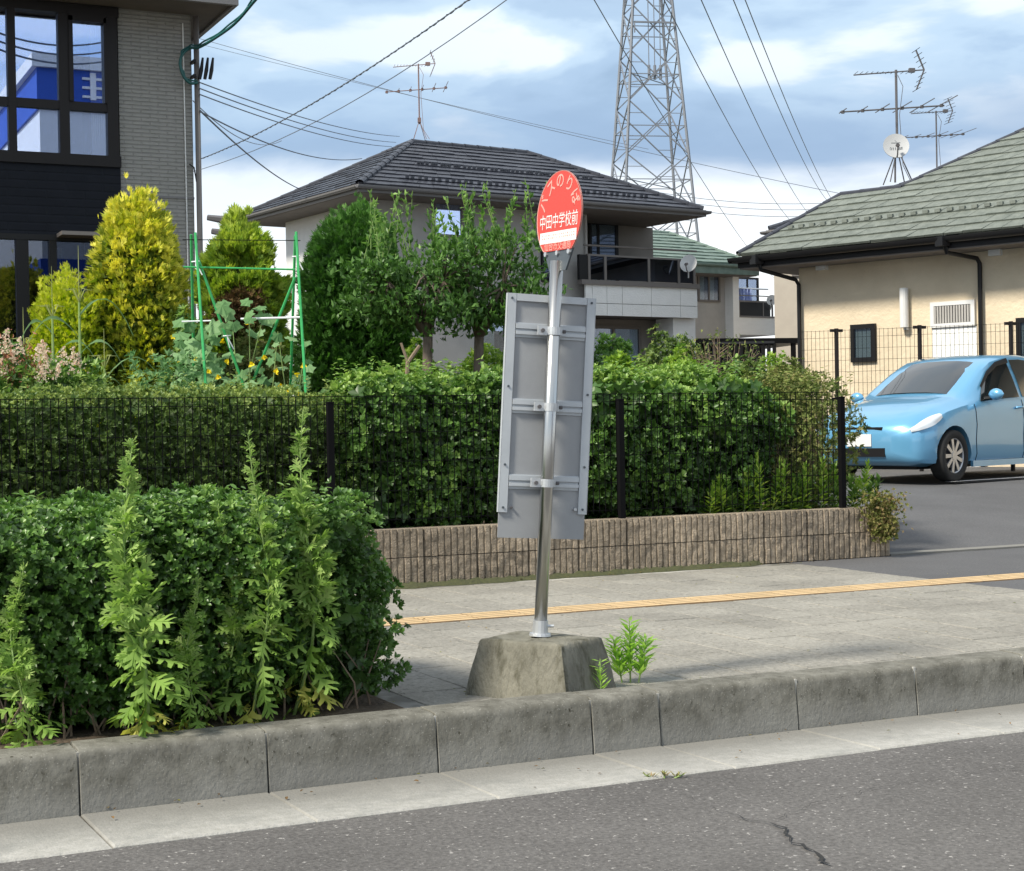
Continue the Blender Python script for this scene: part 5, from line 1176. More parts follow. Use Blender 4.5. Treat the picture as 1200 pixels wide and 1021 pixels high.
for sgn in (1, -1):
    side_panel('side_window', [(.62, .10, .16), (.45, .09, .62), (.25, .08, .84), (.0, .07, .93), (-.28, .07, .95)], .012, 'carglass', sgn)
    side_panel('side_window', [(-.36, .07, .95), (-.6, .07, .95), (-.9, .08, .92), (-1.12, .1, .86)], .012, 'carglass', sgn)
    side_panel('side_window', [(-1.17, .12, .84), (-1.4, .2, .7), (-1.5, .3, .5)], .012, 'carglass', sgn)
    side_panel('weather_shield', [(.50, .62, .74), (.25, .80, .93), (.0, .87, .985), (-.28, .88, 1.0)], .035, 'black', sgn)
    m_ = MB(CM_); w0 = side_pt(.55, .05, 0)
    m_.tube([(.52, sgn * .80, .95), (.52, sgn * .90, .96)], .025, 6); build('mirror_arm', m_, 'black', car)
    m_ = MB(CM_); rws = []
    for i in range(7):
        a = math.pi * i / 6; r_ = math.sin(a) ** .5 if 0 < i < 6 else .05
        rws.append([(.56 - .05 * math.cos(a) * 0 + .055 * r_ * math.cos(R(t)) - .02, sgn * (.86 + .20 * i / 6), 1.0 + .070 * r_ * math.sin(R(t))) for t in range(0, 360, 40)])
    m_.grid(rws, closed=True); build('wing_mirror', m_, 'carpaint', car, smooth=True)
    for xh in (-.22, -1.05):
        m_ = MB(CM_); yw = st_at(xh)[1] * sgn; m_.tube([(xh + .09, yw * .995, .84), (xh + .06, yw * 1.03, .845), (xh - .06, yw * 1.03, .85), (xh - .09, yw * .995, .85)], .013, 6); build('door_handle', m_, 'carpaint', car, smooth=True)
    for xd in (.78, -.32, -1.12):      # door shuts
        rr_ = ring_at(st_at(xd)); seam = [(p[0], (p[1] + .0025) * sgn, p[2]) for p in rr_[2:8]]; m_ = MB(CM_).tube(seam, .004, 4); build('door_seam', m_, 'black', car)
    # head lamp and tail lamp wrap the corners
    for nm_, xa_, xb3, za, zb_, ma in (('headlight', 1.86, 1.46, .60, .86, 'lampglass'), ('tail_lamp', -1.72, -1.93, .70, 1.0, 'signred')):
        rws = [[] for _ in range(5)]
        for i in range(9):
            x = xa_ + (xb3 - xa_) * i / 8; s_ = ring_at(st_at(x)); g0 = math.sin(math.pi * (i + 1.2) / 10.4) ** .7; g0 = max(g0, .12)
            up_, lo_ = (Vector(s_[8]), Vector(s_[6])) if nm_ == 'headlight' else (Vector(s_[7]), Vector(s_[5])); md = up_.lerp(lo_, .5)
            if nm_ == 'headlight': up_ = Vector(s_[8]).lerp(Vector(s_[10]), .35); md = Vector(s_[7])
            o_ = Vector((.010, .014, .008))
            rws[0].append(md + (up_ - md) * g0 + o_); rws[1].append(md + (up_ - md) * g0 * .5 + o_ * 1.3); rws[2].append(md + o_ * 1.5); rws[3].append(md + (lo_ - md) * g0 * .5 + o_ * 1.3); rws[4].append(md + (lo_ - md) * g0 + o_)
        build(nm_, MB(CM_).grid([[(p[0], p[1] * sgn, p[2]) for p in rw] for rw in rws]), ma, car, smooth=True)
def top_patch(name, x0, x1, wf, material, off=.012):
    rws = []
    for i in range(7):
        x = x0 + (x1 - x0) * i / 6; s = ring_at(st_at(x)); wr = s[10][1]
        rws.append([(x + off * .6, wr * f_ * wf, s[13][2] - (s[13][2] - s[10][2]) * abs(f_) ** 3 * .9 + off) for f_ in (-1, -.75, -.4, 0, .4, .75, 1)])
    return build(name, MB(CM_).grid(rws), material, car, smooth=True)
top_patch('windscreen', .84, .12, .84, 'carglass'); top_patch('rear_window', -1.52, -1.84, .85, 'carglass')
gr = MB(CM_); gr.b2((1.86, -.34, .30), (1.935, .34, .40)); build('grille', gr, 'black', car); build('upper_grille', MB(CM_).b2((1.86, -.30, .60), (1.925, .30, .64)), 'black', car)
build('licence_plate', MB(CM_).b2((1.93, -.165, .42), (1.945, .165, .56)), 'white', car)
build('sill', MB(CM_).b2((-.9, -.835, .16), (.86, -.80, .23)), 'carpaint', car); build('sill', MB(CM_).b2((-.9, .80, .16), (.86, .835, .23)), 'carpaint', car); build('underbody', MB(CM_).b2((-1.7, -.6, .15), (1.7, .6, .3)), 'black', car)
def wheel(x, y):
    s = 1 if y > 0 else -1; t = MB(CM_); rws = []
    for r_, dy in ((.20, .0), (.205, -.012), (.27, -.018), (.293, -.006), (.297, .03), (.297, .14), (.28, .17), (.2, .17)): rws.append([(x + r_ * math.cos(R(a)), y - s * dy, .297 + r_ * math.sin(R(a))) for a in range(0, 360, 12)])
    t.grid(rws, closed=True); wh = build('wheel', t, 'tyre', car, smooth=True)
    rm = MB(CM_); rws = []
    for r_, dy in ((.203, -.004), (.190, .006), (.185, .05)): rws.append([(x + r_ * math.cos(R(a)), y - s * dy, .297 + r_ * math.sin(R(a))) for a in range(0, 360, 12)])
    rm.grid(rws, closed=True)
    for i in range(9):
        a = R(40 * i); d = Vector((math.cos(a), 0, math.sin(a))); q_ = Vector((-d.z, 0, d.x)); c0 = Vector((x, y, .297))
        rm.prism([c0 + d * .04 + q_ * .018, c0 + d * .04 - q_ * .018, c0 + d * .192 - q_ * .024, c0 + d * .192 + q_ * .024], (0, -s * .015, 0))
    rm.tube([(x, y + s * .004, .297), (x, y - s * .03, .297)], .05, 12); build('rim', rm, 'rim', wh)
    build('brake_disc', MB(CM_).tube([(x, y - s * .05, .297), (x, y - s * .06, .297)], .14, 20), 'antenna', wh)
for x in (1.24, -1.27):
    for y in (.815, -.815): wheel(x, y)

# ------------------------------------------------------------------ the blue shop across the road (mirrored in the upper window)
def mir(px, py, dv):         # the real place behind the viewer whose mirror image shows there
    p = P(px, py, dv); return Vector((p.x, 2 * HY - p.y, p.z))
m0 = mir(45, 60, 62); FS = frame((m0.x, m0.y, 0), R(0))
shp = thing('blue_shop', (m0.x, m0.y, 0), 'blue-topped shop across the road, seen only as a reflection in the upper window', 'shop')
zt3 = mir(50, 64, 62).z; zmid = mir(50, 128, 62).z
xw3 = m0.x
build('wall', MB().b2((xw3, m0.y - 14, 0), (xw3 + 16, m0.y, zmid)), 'white', shp)
build('sign_wall', MB().b2((xw3 - .1, m0.y - 14, zmid), (xw3 + 16.1, m0.y + .1, zt3 - .5)), 'blue', shp)
build('cornice', MB().b2((xw3 - .3, m0.y - 14.2, zt3 - .5), (xw3 + 16.3, m0.y + .3, zt3)), 'white', shp)
build('blue_band', MB().b2((xw3 - .08, m0.y - 14, zmid * .45), (xw3 + 16.05, m0.y + .08, zmid * .58)), 'blue', shp)
gl = MB(); rr0 = random.Random(9)          # pale sign characters, illegible in the reflection
for c in range(4):
    for k in range(5):
        x = xw3 + 1.6 + c * 2.4; z = zmid + (zt3 - zmid) * .22; s_ = (zt3 - zmid) * .5
        if k < 3: zz_ = z + s_ * (k + .2) / 3; gl.b2((x, m0.y + .1, zz_), (x + 1.6, m0.y + .16, zz_ + s_ * .09))
        else: xx = x + (k - 3) * .9 + .3; gl.b2((xx, m0.y + .1, z), (xx + .22, m0.y + .17, z + s_))
build('sign_strokes', gl, 'signwhite', shp, kind='stuff')
for i in range(3):
    wire(mir(-40, 22 + i * 9, 40), mir(160, 38 + i * 12, 44), .5, .03, ('upper', 'middle', 'lower')[i] + ' of the roadside wires mirrored in the dark upper window', 'roadside wires seen in the window')

# ================================================================== planting
ROS = [T_rosette(6, .46, 38, seed=s) for s in (1, 2, 3)]; ROSO = [T_rosette(6, .5, 42, base=T_oval(.56), seed=s) for s in (6, 7, 8)]
ROSf = [T_rosette(5, .42, 30, base=T_leaf(.42), seed=s) for s in (4, 5)]
SPR = [T_spray(7, 80, .15, .18, s) for s in (1, 2, 3)]
FINE = [T_spray(9, 60, .09, .10, s) for s in (4, 5)]
def garden_pt(px, d, z=LZ):
    p = P(px, 500, d); p.z = z; return p
zat = lambda py, px, d: P(px, py, d).z

def stray(t, X0, X1, Y0, Y1, z, n, m_, leaf, hmax=.16, tm=None):
    P3, AL = [], []
    for i in range(n):
        b_ = np.array((rng.uniform(X0, X1), rng.uniform(Y0, Y1), z - .05)); h_ = hmax * rng.uniform(.35, 1.0) + .05; dr = np.array((rng.normal(0, .25), rng.normal(0, .25), 1.0)); k = int(5 + h_ * 60)
        for j in range(k): u = (j + 1) / k; P3.append(b_ + dr * h_ * u); a = j * 2.4 + i; AL.append((math.cos(a), math.sin(a), .7))
    P3 = np.array(P3); AL = np.array(AL); k = len(P3); scatter('stray_shoot', P3, jit(k, .3) + np.array((0, 0, 1.)), AL, leaf * rng.uniform(.7, 1.2, k), tm or T_oval(.5), m_, t, np.clip(.55 + .45 * rng.random(k), 0, 1), kind='stuff')
# street hedge of glossy rosettes, right behind the kerb
shrub('azalea_hedge', (1.34, 6.36, PZ), (1.00, .62, .405), 20000, .029, ROSO, 'lf_azalea', 'dense dark green clipped shrub hedge growing right behind the street kerb', 'hedge', ang=0.0, e=4.0, bump=.13, bs=3.0, rlo=.62, jn=.50, up=.40,
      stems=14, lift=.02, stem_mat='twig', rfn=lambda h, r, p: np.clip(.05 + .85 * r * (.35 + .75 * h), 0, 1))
stray(bpy.data.objects['azalea_hedge'], .5, 2.15, 5.85, 6.8, .95, 60, 'lf_azalea', .034, .07)
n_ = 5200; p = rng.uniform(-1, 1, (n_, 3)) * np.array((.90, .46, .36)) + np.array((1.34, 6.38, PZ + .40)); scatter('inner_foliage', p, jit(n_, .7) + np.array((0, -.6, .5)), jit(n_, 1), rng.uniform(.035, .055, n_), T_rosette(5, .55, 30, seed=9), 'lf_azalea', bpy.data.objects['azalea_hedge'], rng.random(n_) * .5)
for px, py, n_ in ((436, 745, 90), (428, 700, 60), (420, 800, 60), (400, 600, 50)):   # loose twigs pushing out of the end of the hedge
    c = P(px, py, 6.62); t = bpy.data.objects['azalea_hedge']; p = np.array(c) + jit(n_, .045); scatter('foliage', p, jit(n_, .6) + np.array((0, 0, .6)), jit(n_, 1), rng.uniform(.024, .038, n_), ROSO, 'lf_azalea', t, rng.random(n_) * .8)

rr0 = random.Random(31); tw_b = MB()
for i in range(46):
    x = rr0.uniform(.5, 2.25); b_ = Vector((x, 5.80 + rr0.uniform(0, .15), PZ)); e_ = b_ + Vector((rr0.uniform(-.16, .16), rr0.uniform(-.05, .1), rr0.uniform(.15, .42))); m_ = b_.lerp(e_, .5) + Vector((rr0.uniform(-.03, .03), -.02, 0)); tw_b.tube([b_, m_, e_], [.006, .004, .002], 4)
build('twig', tw_b, 'twig', bpy.data.objects['azalea_hedge'], kind='stuff')
# mugwort
def mug_leaf(seed, L_=1.0):
    rr = random.Random(seed); V = [(0, 0, 0), (0, .30, .03), (0, .55, .03), (0, .8, 0.0), (0, 1.0, -.05)]; F = []
    def lobe(y0, y1, ang, ln):
        for s in (-1, 1):
            a = R(ang + rr.uniform(-7, 7)); l_ = ln * rr.uniform(.85, 1.15); b = len(V)
            t = (s * math.sin(a) * l_, (y0 + y1) / 2 + math.cos(a) * l_, -.10 * l_ - .02)
            V.extend([(s * .012, y0, .01), t, (s * .012, y1, .01), (t[0] * .55 - s * .0 + s * .0, (y0 + y1) / 2 + math.cos(a) * l_ * .42 - .035, .0), (t[0] * .6, (y0 + y1) / 2 + math.cos(a) * l_ * .66 + .05, .0)])
            F.extend([(b, b + 3, b + 4), (b, b + 4, b + 2), (b + 3, b + 1, b + 4)] if s > 0 else [(b, b + 4, b + 3), (b, b + 2, b + 4), (b + 3, b + 4, b + 1)])
            # side tooth
            k = len(V); V.append((t[0] * .80 + s * .05, t[1] * 1 - .10, -.05)); F.append((b + 3, k, b + 1) if s > 0 else (b + 3, b + 1, k))
    lobe(.24, .42, 62, .34); lobe(.42, .66, 48, .40); lobe(.64, .84, 36, .30)
    b = len(V); V.extend([(-.055, .62, .0), (.055, .62, .0), (0, 1.04, -.06), (-.012, .0, 0), (.012, .0, 0)]); F.extend([(b, b + 1, b + 2), (b + 3, b + 4, b + 1), (b + 3, b + 1, b)])
    return np.array(V), F
def mug_mesh(seed, m_):
    v, f = mug_leaf(seed); me = bpy.data.meshes.new('leaf'); me.from_pydata([tuple(a) for a in v], [], f); me.materials.append(MT[m_])
    at = me.attributes.new('rnd', 'FLOAT', 'POINT'); at.data.foreach_set('value', [(seed * .37) % 1] * len(v)); me.update(); return me
MGL = [mug_mesh(s, 'lf_mug') for s in range(5)]; MGY = [mug_mesh(s + 9, 'lf_mugy') for s in range(2)]
def mugwort(px, Y, top_py, label, scale=1.0, nleaf=44, lean=0.0, yellow=.12, z0=PZ):
    b = PY(px, 700, Y); b.z = z0; d = (b - EYE).dot(_f); tz = P(px, top_py, d).z; H = tz - z0
    t = thing('mugwort', b, label, 'weed', 'mugwort weeds growing up through the street hedge')
    pts = []; toward = -Vector((0, 1, 0)) * .09 * scale
    for i in range(9):
        s = i / 8; pts.append(Vector((b.x + lean * s * H + .028 * math.sin(s * 6 + px), b.y + toward.y * math.sin(min(1, s * 1.6) * math.pi * .9), z0 + H * s * .985)))
    build('stem', MB().tube(pts, [.0065 * scale * (1 - .75 * i / 8) for i in range(9)], 6), 'stalk', t)
    def at(s): s *= 8; i = min(7, int(s)); return pts[i].lerp(pts[i + 1], s - i)
    rr = random.Random(int(px)); inv = wm(t).inverted()
    nleaf = int(nleaf * 1.45)
    for i in range(nleaf):
        s = .03 + .72 * (i / nleaf) ** .95; az = i * 2.4 + rr.uniform(-.4, .4); L_ = scale * (.165 - .105 * (s / .75) ** .9) * rr.uniform(.55, 1.25)
        droop = R(rr.uniform(-15, 45) + 30 * (1 - s)) if s < .4 else R(rr.uniform(-50, 10)); off = .03 * (1 - s)
        m = Matrix.Translation(at(s)) @ Matrix.Rotation(az, 4, 'Z') @ Matrix.Rotation(-droop, 4, 'X') @ Matrix.Rotation(rr.uniform(-.8, .8), 4, 'Y') @ Matrix.Translation((0, off, 0)) @ Matrix.Diagonal((L_, L_, L_, 1))
        me = MGY[rr.randrange(2)] if (s < .16 and rr.random() < yellow * 4) else MGL[rr.randrange(5)]
        link('leaf', me, t, inv @ m)
    n_ = int(210 * scale); ss = rng.uniform(.30, 1.0, n_); P3 = np.array([tuple(at(x)) for x in ss]); az = rng.uniform(0, 6.28, n_); tl = R(28) + (1 - ss) * .9
    al = np.stack([np.cos(az) * np.sin(tl), np.sin(az) * np.sin(tl), np.cos(tl)], 1); sz = scale * (.028 + .125 * np.minimum(1 - ss, .5)) * rng.uniform(.7, 1.2, n_)
    scatter('leaf_tip', P3, jit(n_, .4) + al[:, [1, 0, 2]] * .5, al, sz, [(mug_leaf(3)[0], mug_leaf(3)[1]), T_simple(.22)], 'lf_mugt', t, rng.random(n_), kind='stuff')
    return t
mugwort(158, 5.66, 512, 'tall mugwort weed hanging over the kerb in front of the hedge, its lowest leaves yellow', 1.12, 62, lean=-.02, yellow=.25)
mugwort(300, 5.78, 503, 'tall narrow-tipped mugwort weed, neighbour to the tallest one near the hedge end', .95, 52, lean=.0)
mugwort(345, 5.86, 474, 'tallest mugwort weed, nearest the bus stop end of the hedge', 1.08, 60, lean=.05, yellow=.2)
mugwort(222, 5.72, 674, 'short mugwort weed standing in the hedge between two tall ones', .72, 36)
mugwort(20, 5.72, 660, 'short mugwort weed cut by the picture edge at the hedge', .85, 42)
mugwort(268, 5.84, 588, 'middling mugwort weed leaning close beside the narrow-tipped one', .8, 40, lean=-.03)

# hedges behind the wire fence
def hedge(name, X0, X1, Y0, Y1, zt, n, leaf, tm, m_, label, sh=40, hm=.14, **k):
    c = ((X0 + X1) / 2, (Y0 + Y1) / 2, LZ); t = hedge_(name, c, X0, X1, Y0, Y1, zt, n, leaf, tm, m_, label, **k); stray(t, X0 + .1, X1 - .1, Y0 + .1, Y1 - .2, zt, sh, m_, leaf, hm); return t
def hedge_(name, c, X0, X1, Y0, Y1, zt, n, leaf, tm, m_, label, **k):
    return shrub(name, c, ((X1 - X0) / 2, (Y1 - Y0) / 2, (zt - LZ) / 2), n, leaf, tm, m_, label, 'hedge', ang=0.0, **k)
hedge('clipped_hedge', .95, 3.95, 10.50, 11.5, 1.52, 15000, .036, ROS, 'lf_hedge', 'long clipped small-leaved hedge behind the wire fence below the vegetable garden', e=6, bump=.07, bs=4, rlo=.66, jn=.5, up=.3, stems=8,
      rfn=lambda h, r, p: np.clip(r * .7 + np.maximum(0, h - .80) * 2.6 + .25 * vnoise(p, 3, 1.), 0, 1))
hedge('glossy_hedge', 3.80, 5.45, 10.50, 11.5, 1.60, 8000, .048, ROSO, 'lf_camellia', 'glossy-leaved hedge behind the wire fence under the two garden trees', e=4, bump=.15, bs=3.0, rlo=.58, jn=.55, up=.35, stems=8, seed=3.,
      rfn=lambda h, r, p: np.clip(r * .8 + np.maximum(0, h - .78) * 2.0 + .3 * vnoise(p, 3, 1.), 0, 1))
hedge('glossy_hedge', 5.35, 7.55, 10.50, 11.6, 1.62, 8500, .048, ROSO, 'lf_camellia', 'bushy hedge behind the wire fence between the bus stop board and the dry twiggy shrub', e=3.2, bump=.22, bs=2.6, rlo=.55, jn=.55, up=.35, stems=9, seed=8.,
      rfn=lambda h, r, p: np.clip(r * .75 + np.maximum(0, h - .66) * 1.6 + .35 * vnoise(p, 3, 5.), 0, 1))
hedge('loose_hedge', 7.40, 8.36, 10.52, 11.5, 1.56, 3600, .036, ROSf, 'lf_twiggy', 'thin olive see-through hedge with bare twigs at the car park end of the wire fence', e=3.0, bump=.2, bs=3, rlo=.3, jn=.7, up=.3, inner=0, stems=26, stem_r=.009, stem_mat='twig', seed=5.)
def stem_plant(name, px, Y, z0, H, label, m_='lf_bright', n=26, L_=.055, group=None, cat='weed', w_=.24, lean=.1, tip=0):
    b = PY(px, 500, Y); b.z = z0; t = thing(name, b, label, cat, group); rr = random.Random(int(px * 7)); tp = b + Vector((rr.uniform(-lean, lean), rr.uniform(-lean, 0), H))
    build('stem', MB().tube([b, b.lerp(tp, .5) + Vector((.01, 0, 0)), tp], [.005, .004, .0015], 5), 'stalk', t)
    ss = np.linspace(.12, 1.0, n); P3 = np.array([tuple(b.lerp(tp, s)) for s in ss]); az = np.arange(n) * 2.4; tl = R(80) - ss * .9
    al = np.stack([np.cos(az) * np.sin(tl), np.sin(az) * np.sin(tl), np.cos(tl)], 1); nn = np.stack([-np.cos(az) * np.cos(tl), -np.sin(az) * np.cos(tl), np.sin(tl)], 1) + jit(n, .2)
    scatter('foliage', P3, nn, al, L_ * (1.15 - .55 * ss) * rng.uniform(.8, 1.2, n), T_leaf(w_, .06), m_, t)
    return t
gr_ = 'leafy weeds along the foot of the fence at the car park end'
rr0 = random.Random(21)
LWL = ['low leafy weed at the fence foot, deepest in the shade of the bushy hedge', 'spreading leafy weed at the fence foot where the bushy hedge meets the thin twiggy one', 'tallest leafy weed clump before the thin twiggy hedge',
       'narrow leafy weed just beyond the tallest clump before the twiggy hedge', 'broad pale-tipped leafy weed midway along the thin twiggy hedge', 'leafy weed clump standing just short of the last fence post', 'leafy weed growing right against the last fence post', 'leafy weed beyond the last fence post, above the trailing plant']
for i, px in enumerate(np.linspace(846, 1006, 8)):
    H = (.30, .34, .48, .40, .38, .42, .36, .34)[i]; Y = 10.49 if px < 985 else 10.46; t = stem_plant('leafy_weed', float(px), Y, WT if px > 985 else LZ, H, LWL[i], n=44, L_=.10, w_=.36, lean=.08)
    for k in range(3):
        b_ = Vector(t.location) + Vector((rr0.uniform(-.13, .13), rr0.uniform(-.03, .05), 0)); tp_ = b_ + Vector((rr0.uniform(-.10, .10), rr0.uniform(-.05, .0), H * rr0.uniform(.5, .95)))
        build('stem', MB().tube([b_, tp_], [.005, .002], 5), 'stalk', t); n = 34; ss = np.linspace(.1, 1, n); P3 = np.array([tuple(b_.lerp(tp_, x)) for x in ss]); az = np.arange(n) * 2.4; tl = R(80) - ss * .9
        scatter('foliage', P3, np.stack([-np.cos(az) * np.cos(tl), -np.sin(az) * np.cos(tl), np.sin(tl)], 1) + jit(n, .2), np.stack([np.cos(az) * np.sin(tl), np.sin(az) * np.sin(tl), np.cos(tl)], 1), .095 * (1.15 - .5 * ss) * rng.uniform(.8, 1.2, n), T_leaf(.36, .06), ('lf_bright', 'lf_camellia')[i % 2], t)
# trailing plant over the end of the wall
c = G(1027, 655, PZ); tp = thing('trailing_plant', (WXE - .12, WY - .02, WT), 'olive trailing plant spilling over the end of the block wall', 'plant')
n_ = 1500; pz_ = rng.random(n_) ** .8; p = np.stack([WXE - .16 + rng.normal(0, .10, n_) * (1 - .45 * pz_) + .04 * pz_, WY - .02 - np.abs(rng.normal(0, .055, n_)) - .02, WT + .11 - .34 * pz_ + rng.normal(0, .025, n_)], 1)
scatter('foliage', p, jit(n_, .5) + np.array((0, -1, .4)), jit(n_, .6) + np.array((0, -.3, -.5)), rng.uniform(.018, .034, n_), [T_simple(.4)] + ROS[:1], 'lf_trail', tp)
build('stem', MB().tube([(WXE - .2, WY + .06, WT - .02), (WXE - .17, WY - .03, WT + .05), (WXE - .12, WY - .05, WT - .15), (WXE - .1, WY - .05, WT - .28)], [.006, .005, .004, .002], 5), 'twig', tp)

# golden, lime, green and dark conifers
def conifer(name, px0, px1, top, d, n, leaf, m_, label, e=2.3, taper=None, tm=SPR, rfn=None, bump=.10, bs=4.0, seed=0., depth=None, **k):
    pc = (px0 + px1) / 2; b = garden_pt(pc, d); hw = (px1 - px0) / 2 * d / 1900; H = zat(top, pc, d) - LZ
    return shrub(name, b, (hw, hw * (depth or 1), H / 2), n, leaf, tm, m_, label, 'conifer', e=e, inner=.22, bump=bump, bs=bs, rlo=.66, jn=.3, up=.35, seed=seed, taper=taper, mode='spray', rfn=rfn, stems=1, stem_r=.05, **k)
conifer('golden_conifer', 110, 220, 228, 14.5, 15000, .075, 'lf_yellow', 'golden-yellow dense rounded conifer beside the grey house', e=3.4, bump=.09, bs=7,
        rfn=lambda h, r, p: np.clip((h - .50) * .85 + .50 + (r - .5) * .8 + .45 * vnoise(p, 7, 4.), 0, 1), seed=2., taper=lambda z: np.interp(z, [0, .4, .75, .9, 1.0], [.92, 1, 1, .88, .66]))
conifer('lime_shrub', 34, 138, 316, 14.2, 7500, .055, 'lf_lime', 'round lime-green feathery conifer in front of the dark bay of the grey house', e=2.2, tm=FINE, seed=4., bs=5, rfn=lambda h, r, p: np.clip(.22 + r * .6 + h * .3, 0, 1))
conifer('green_conifer', 236, 340, 262, 16.6, 10500, .11, 'lf_cypress', 'ragged green cypress with a brown dead patch between the trellis poles', e=2.9, bump=.36, bs=3.6, seed=6.,
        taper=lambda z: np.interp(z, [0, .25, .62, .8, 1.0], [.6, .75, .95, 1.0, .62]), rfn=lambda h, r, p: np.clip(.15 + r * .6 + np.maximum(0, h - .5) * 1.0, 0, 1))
t_ = bpy.data.objects['green_conifer']; b = garden_pt(289, 16.6); n_ = 2600
p, nn = blob(n_, (.26, .16, .24), 2.2, .5, .2, 4, 9.); p = rotz(p, -YAW); nn = rotz(nn, -YAW); p = p + np.array((b.x, b.y, 2.42)) + FR * .36
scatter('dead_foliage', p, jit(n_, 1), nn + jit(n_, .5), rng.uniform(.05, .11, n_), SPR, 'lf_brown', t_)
conifer('dark_conifer', 350, 486, 234, 14.6, 15000, .075, 'lf_arbor', 'big dark green dome-topped conifer behind the trellis, beside the two garden trees', e=4.5, tm=FINE + SPR[:1], seed=8., bump=.07, bs=3,
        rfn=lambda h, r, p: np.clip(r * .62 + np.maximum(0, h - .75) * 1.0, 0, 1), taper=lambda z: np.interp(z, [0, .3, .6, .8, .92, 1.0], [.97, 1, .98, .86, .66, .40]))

# two broadleaved trees
def tree(name, px, d, crown_px, crown_py, label, ntip=46, seed=1, per=80, leafsz=.075, m_='lf_tree', shoots=9):
    rr = random.Random(seed); b = garden_pt(px, d); t = thing(name, b, label, 'tree', 'two garden trees with bare trunks')
    cx0, cx1 = crown_px; cy0, cy1 = crown_py; zt_, zb_ = zat(cy0, px, d), zat(cy1, px, d)
    fork = P(px + rr.uniform(-3, 3), 395, d)
    build('trunk', MB().tube([b - _z * .05, b.lerp(fork, .35) + _r * .02, b.lerp(fork, .7) - _r * .015, fork], [.062, .050, .046, .042], 8), 'bark', t, smooth=True)
    hx = (cx1 - cx0) / 2 * d / 1900; cxp = ((cx0 + cx1) / 2 - 600) * d / 1900; ctr_ = C(cxp, d, (zt_ + zb_) / 2); hz_ = (zt_ - zb_) / 2; tips = []
    while len(tips) < ntip:
        u = [rr.uniform(-1, 1) for _ in range(3)]; r_ = math.sqrt(sum(x * x for x in u))
        if r_ > 1 or r_ < .30: continue
        tips.append(ctr_ + _r * u[0] * hx + _f * u[1] * hx * .75 + _z * u[2] * hz_)
    lb = MB(); prim = [ctr_ + _r * hx * .55 * math.cos(a) + _f * hx * .4 * math.sin(a) + _z * (rr.uniform(-.2, .3) * hz_) for a in (0.3, 1.6, 2.9, 4.0, 5.2)]
    for p_ in prim: lb.tube([fork, fork.lerp(p_, .5) + _z * .05, p_], [.036, .024, .014], 6)
    for q_ in tips:
        p_ = min(prim, key=lambda a: (a - q_).length); lb.tube([p_, p_.lerp(q_, .5) + _z * .03, q_], [.012, .008, .003], 4)
    build('limb', lb, 'bark', t, smooth=True, kind='stuff')
    pts = []; nn = []; al = []
    for q_ in tips:
        k = int(per * rr.uniform(.7, 1.3)); g = rng.normal(0, 1, (k, 3)) * np.array((.115, .115, .050)); pts.append(np.array(q_) + g); o_ = unit(g + np.array(q_ - ctr_) * .4); al.append(o_ + np.array((0, 0, -.45)) + jit(k, .3)); nn.append(jit(k, .45) + np.array((0, 0, .9)))
    for s in range(shoots):
        x = cxp + rr.uniform(-.85, .9) * hx; p0 = C(x, d + rr.uniform(-.3, .3), zt_ - .22); h_ = rr.uniform(.25, .58); k = 16; ss = np.linspace(0, 1, k); dr = np.array(_r) * rr.uniform(-.38, .38)
        lb2 = MB().tube([p0, tuple(np.array(p0) + dr * h_ + np.array((0, 0, h_)))], [.006, .002], 4); build('shoot', lb2, 'stalk', t)
        pts.append(np.array(p0)[None] + ss[:, None] * (np.array((0, 0, h_)) + dr * h_)[None]); az = np.arange(k) * 2.4; al.append(np.stack([np.cos(az), np.sin(az), .55 + 0 * az], 1)); nn.append(jit(k, .3) + np.array((0, 0, 1.0)))
    pts = np.concatenate(pts); nn = np.concatenate(nn); al = np.concatenate(al); n_ = len(pts)
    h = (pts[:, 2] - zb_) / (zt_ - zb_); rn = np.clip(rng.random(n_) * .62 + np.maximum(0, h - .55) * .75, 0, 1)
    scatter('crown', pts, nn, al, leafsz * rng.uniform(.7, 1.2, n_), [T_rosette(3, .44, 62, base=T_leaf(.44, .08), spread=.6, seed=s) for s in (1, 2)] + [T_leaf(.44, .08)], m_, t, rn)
    return t
tree('garden_tree', 503, 13.2, (414, 556), (272, 398), 'broadleaved garden tree with the thicker trunk, beside the dark dome-topped conifer', 50, 3, 64, leafsz=.064, shoots=22)
tree('garden_tree', 563, 13.5, (505, 646), (266, 392), 'broadleaved garden tree nearer the bus stop sign, its crown touching its neighbour', 44, 8, 66, leafsz=.064, shoots=20)
# leaning stake
s0 = garden_pt(474, 12.9); build('stake_', MB(), 'twig') if False else None
tag(build('leaning_stake', MB().tube([garden_pt(470, 12.6, .9), P(478, 425, 12.6), P(492, 405, 12.6)], [.018, .018, .014], 6).tube([P(478, 425, 12.6), P(470, 402, 12.6)], [.013, .01], 6), 'twig', origin=garden_pt(470, 12.6, .9)), 'bare forked branch leaning beside the tree trunk above the hedge', 'branch')

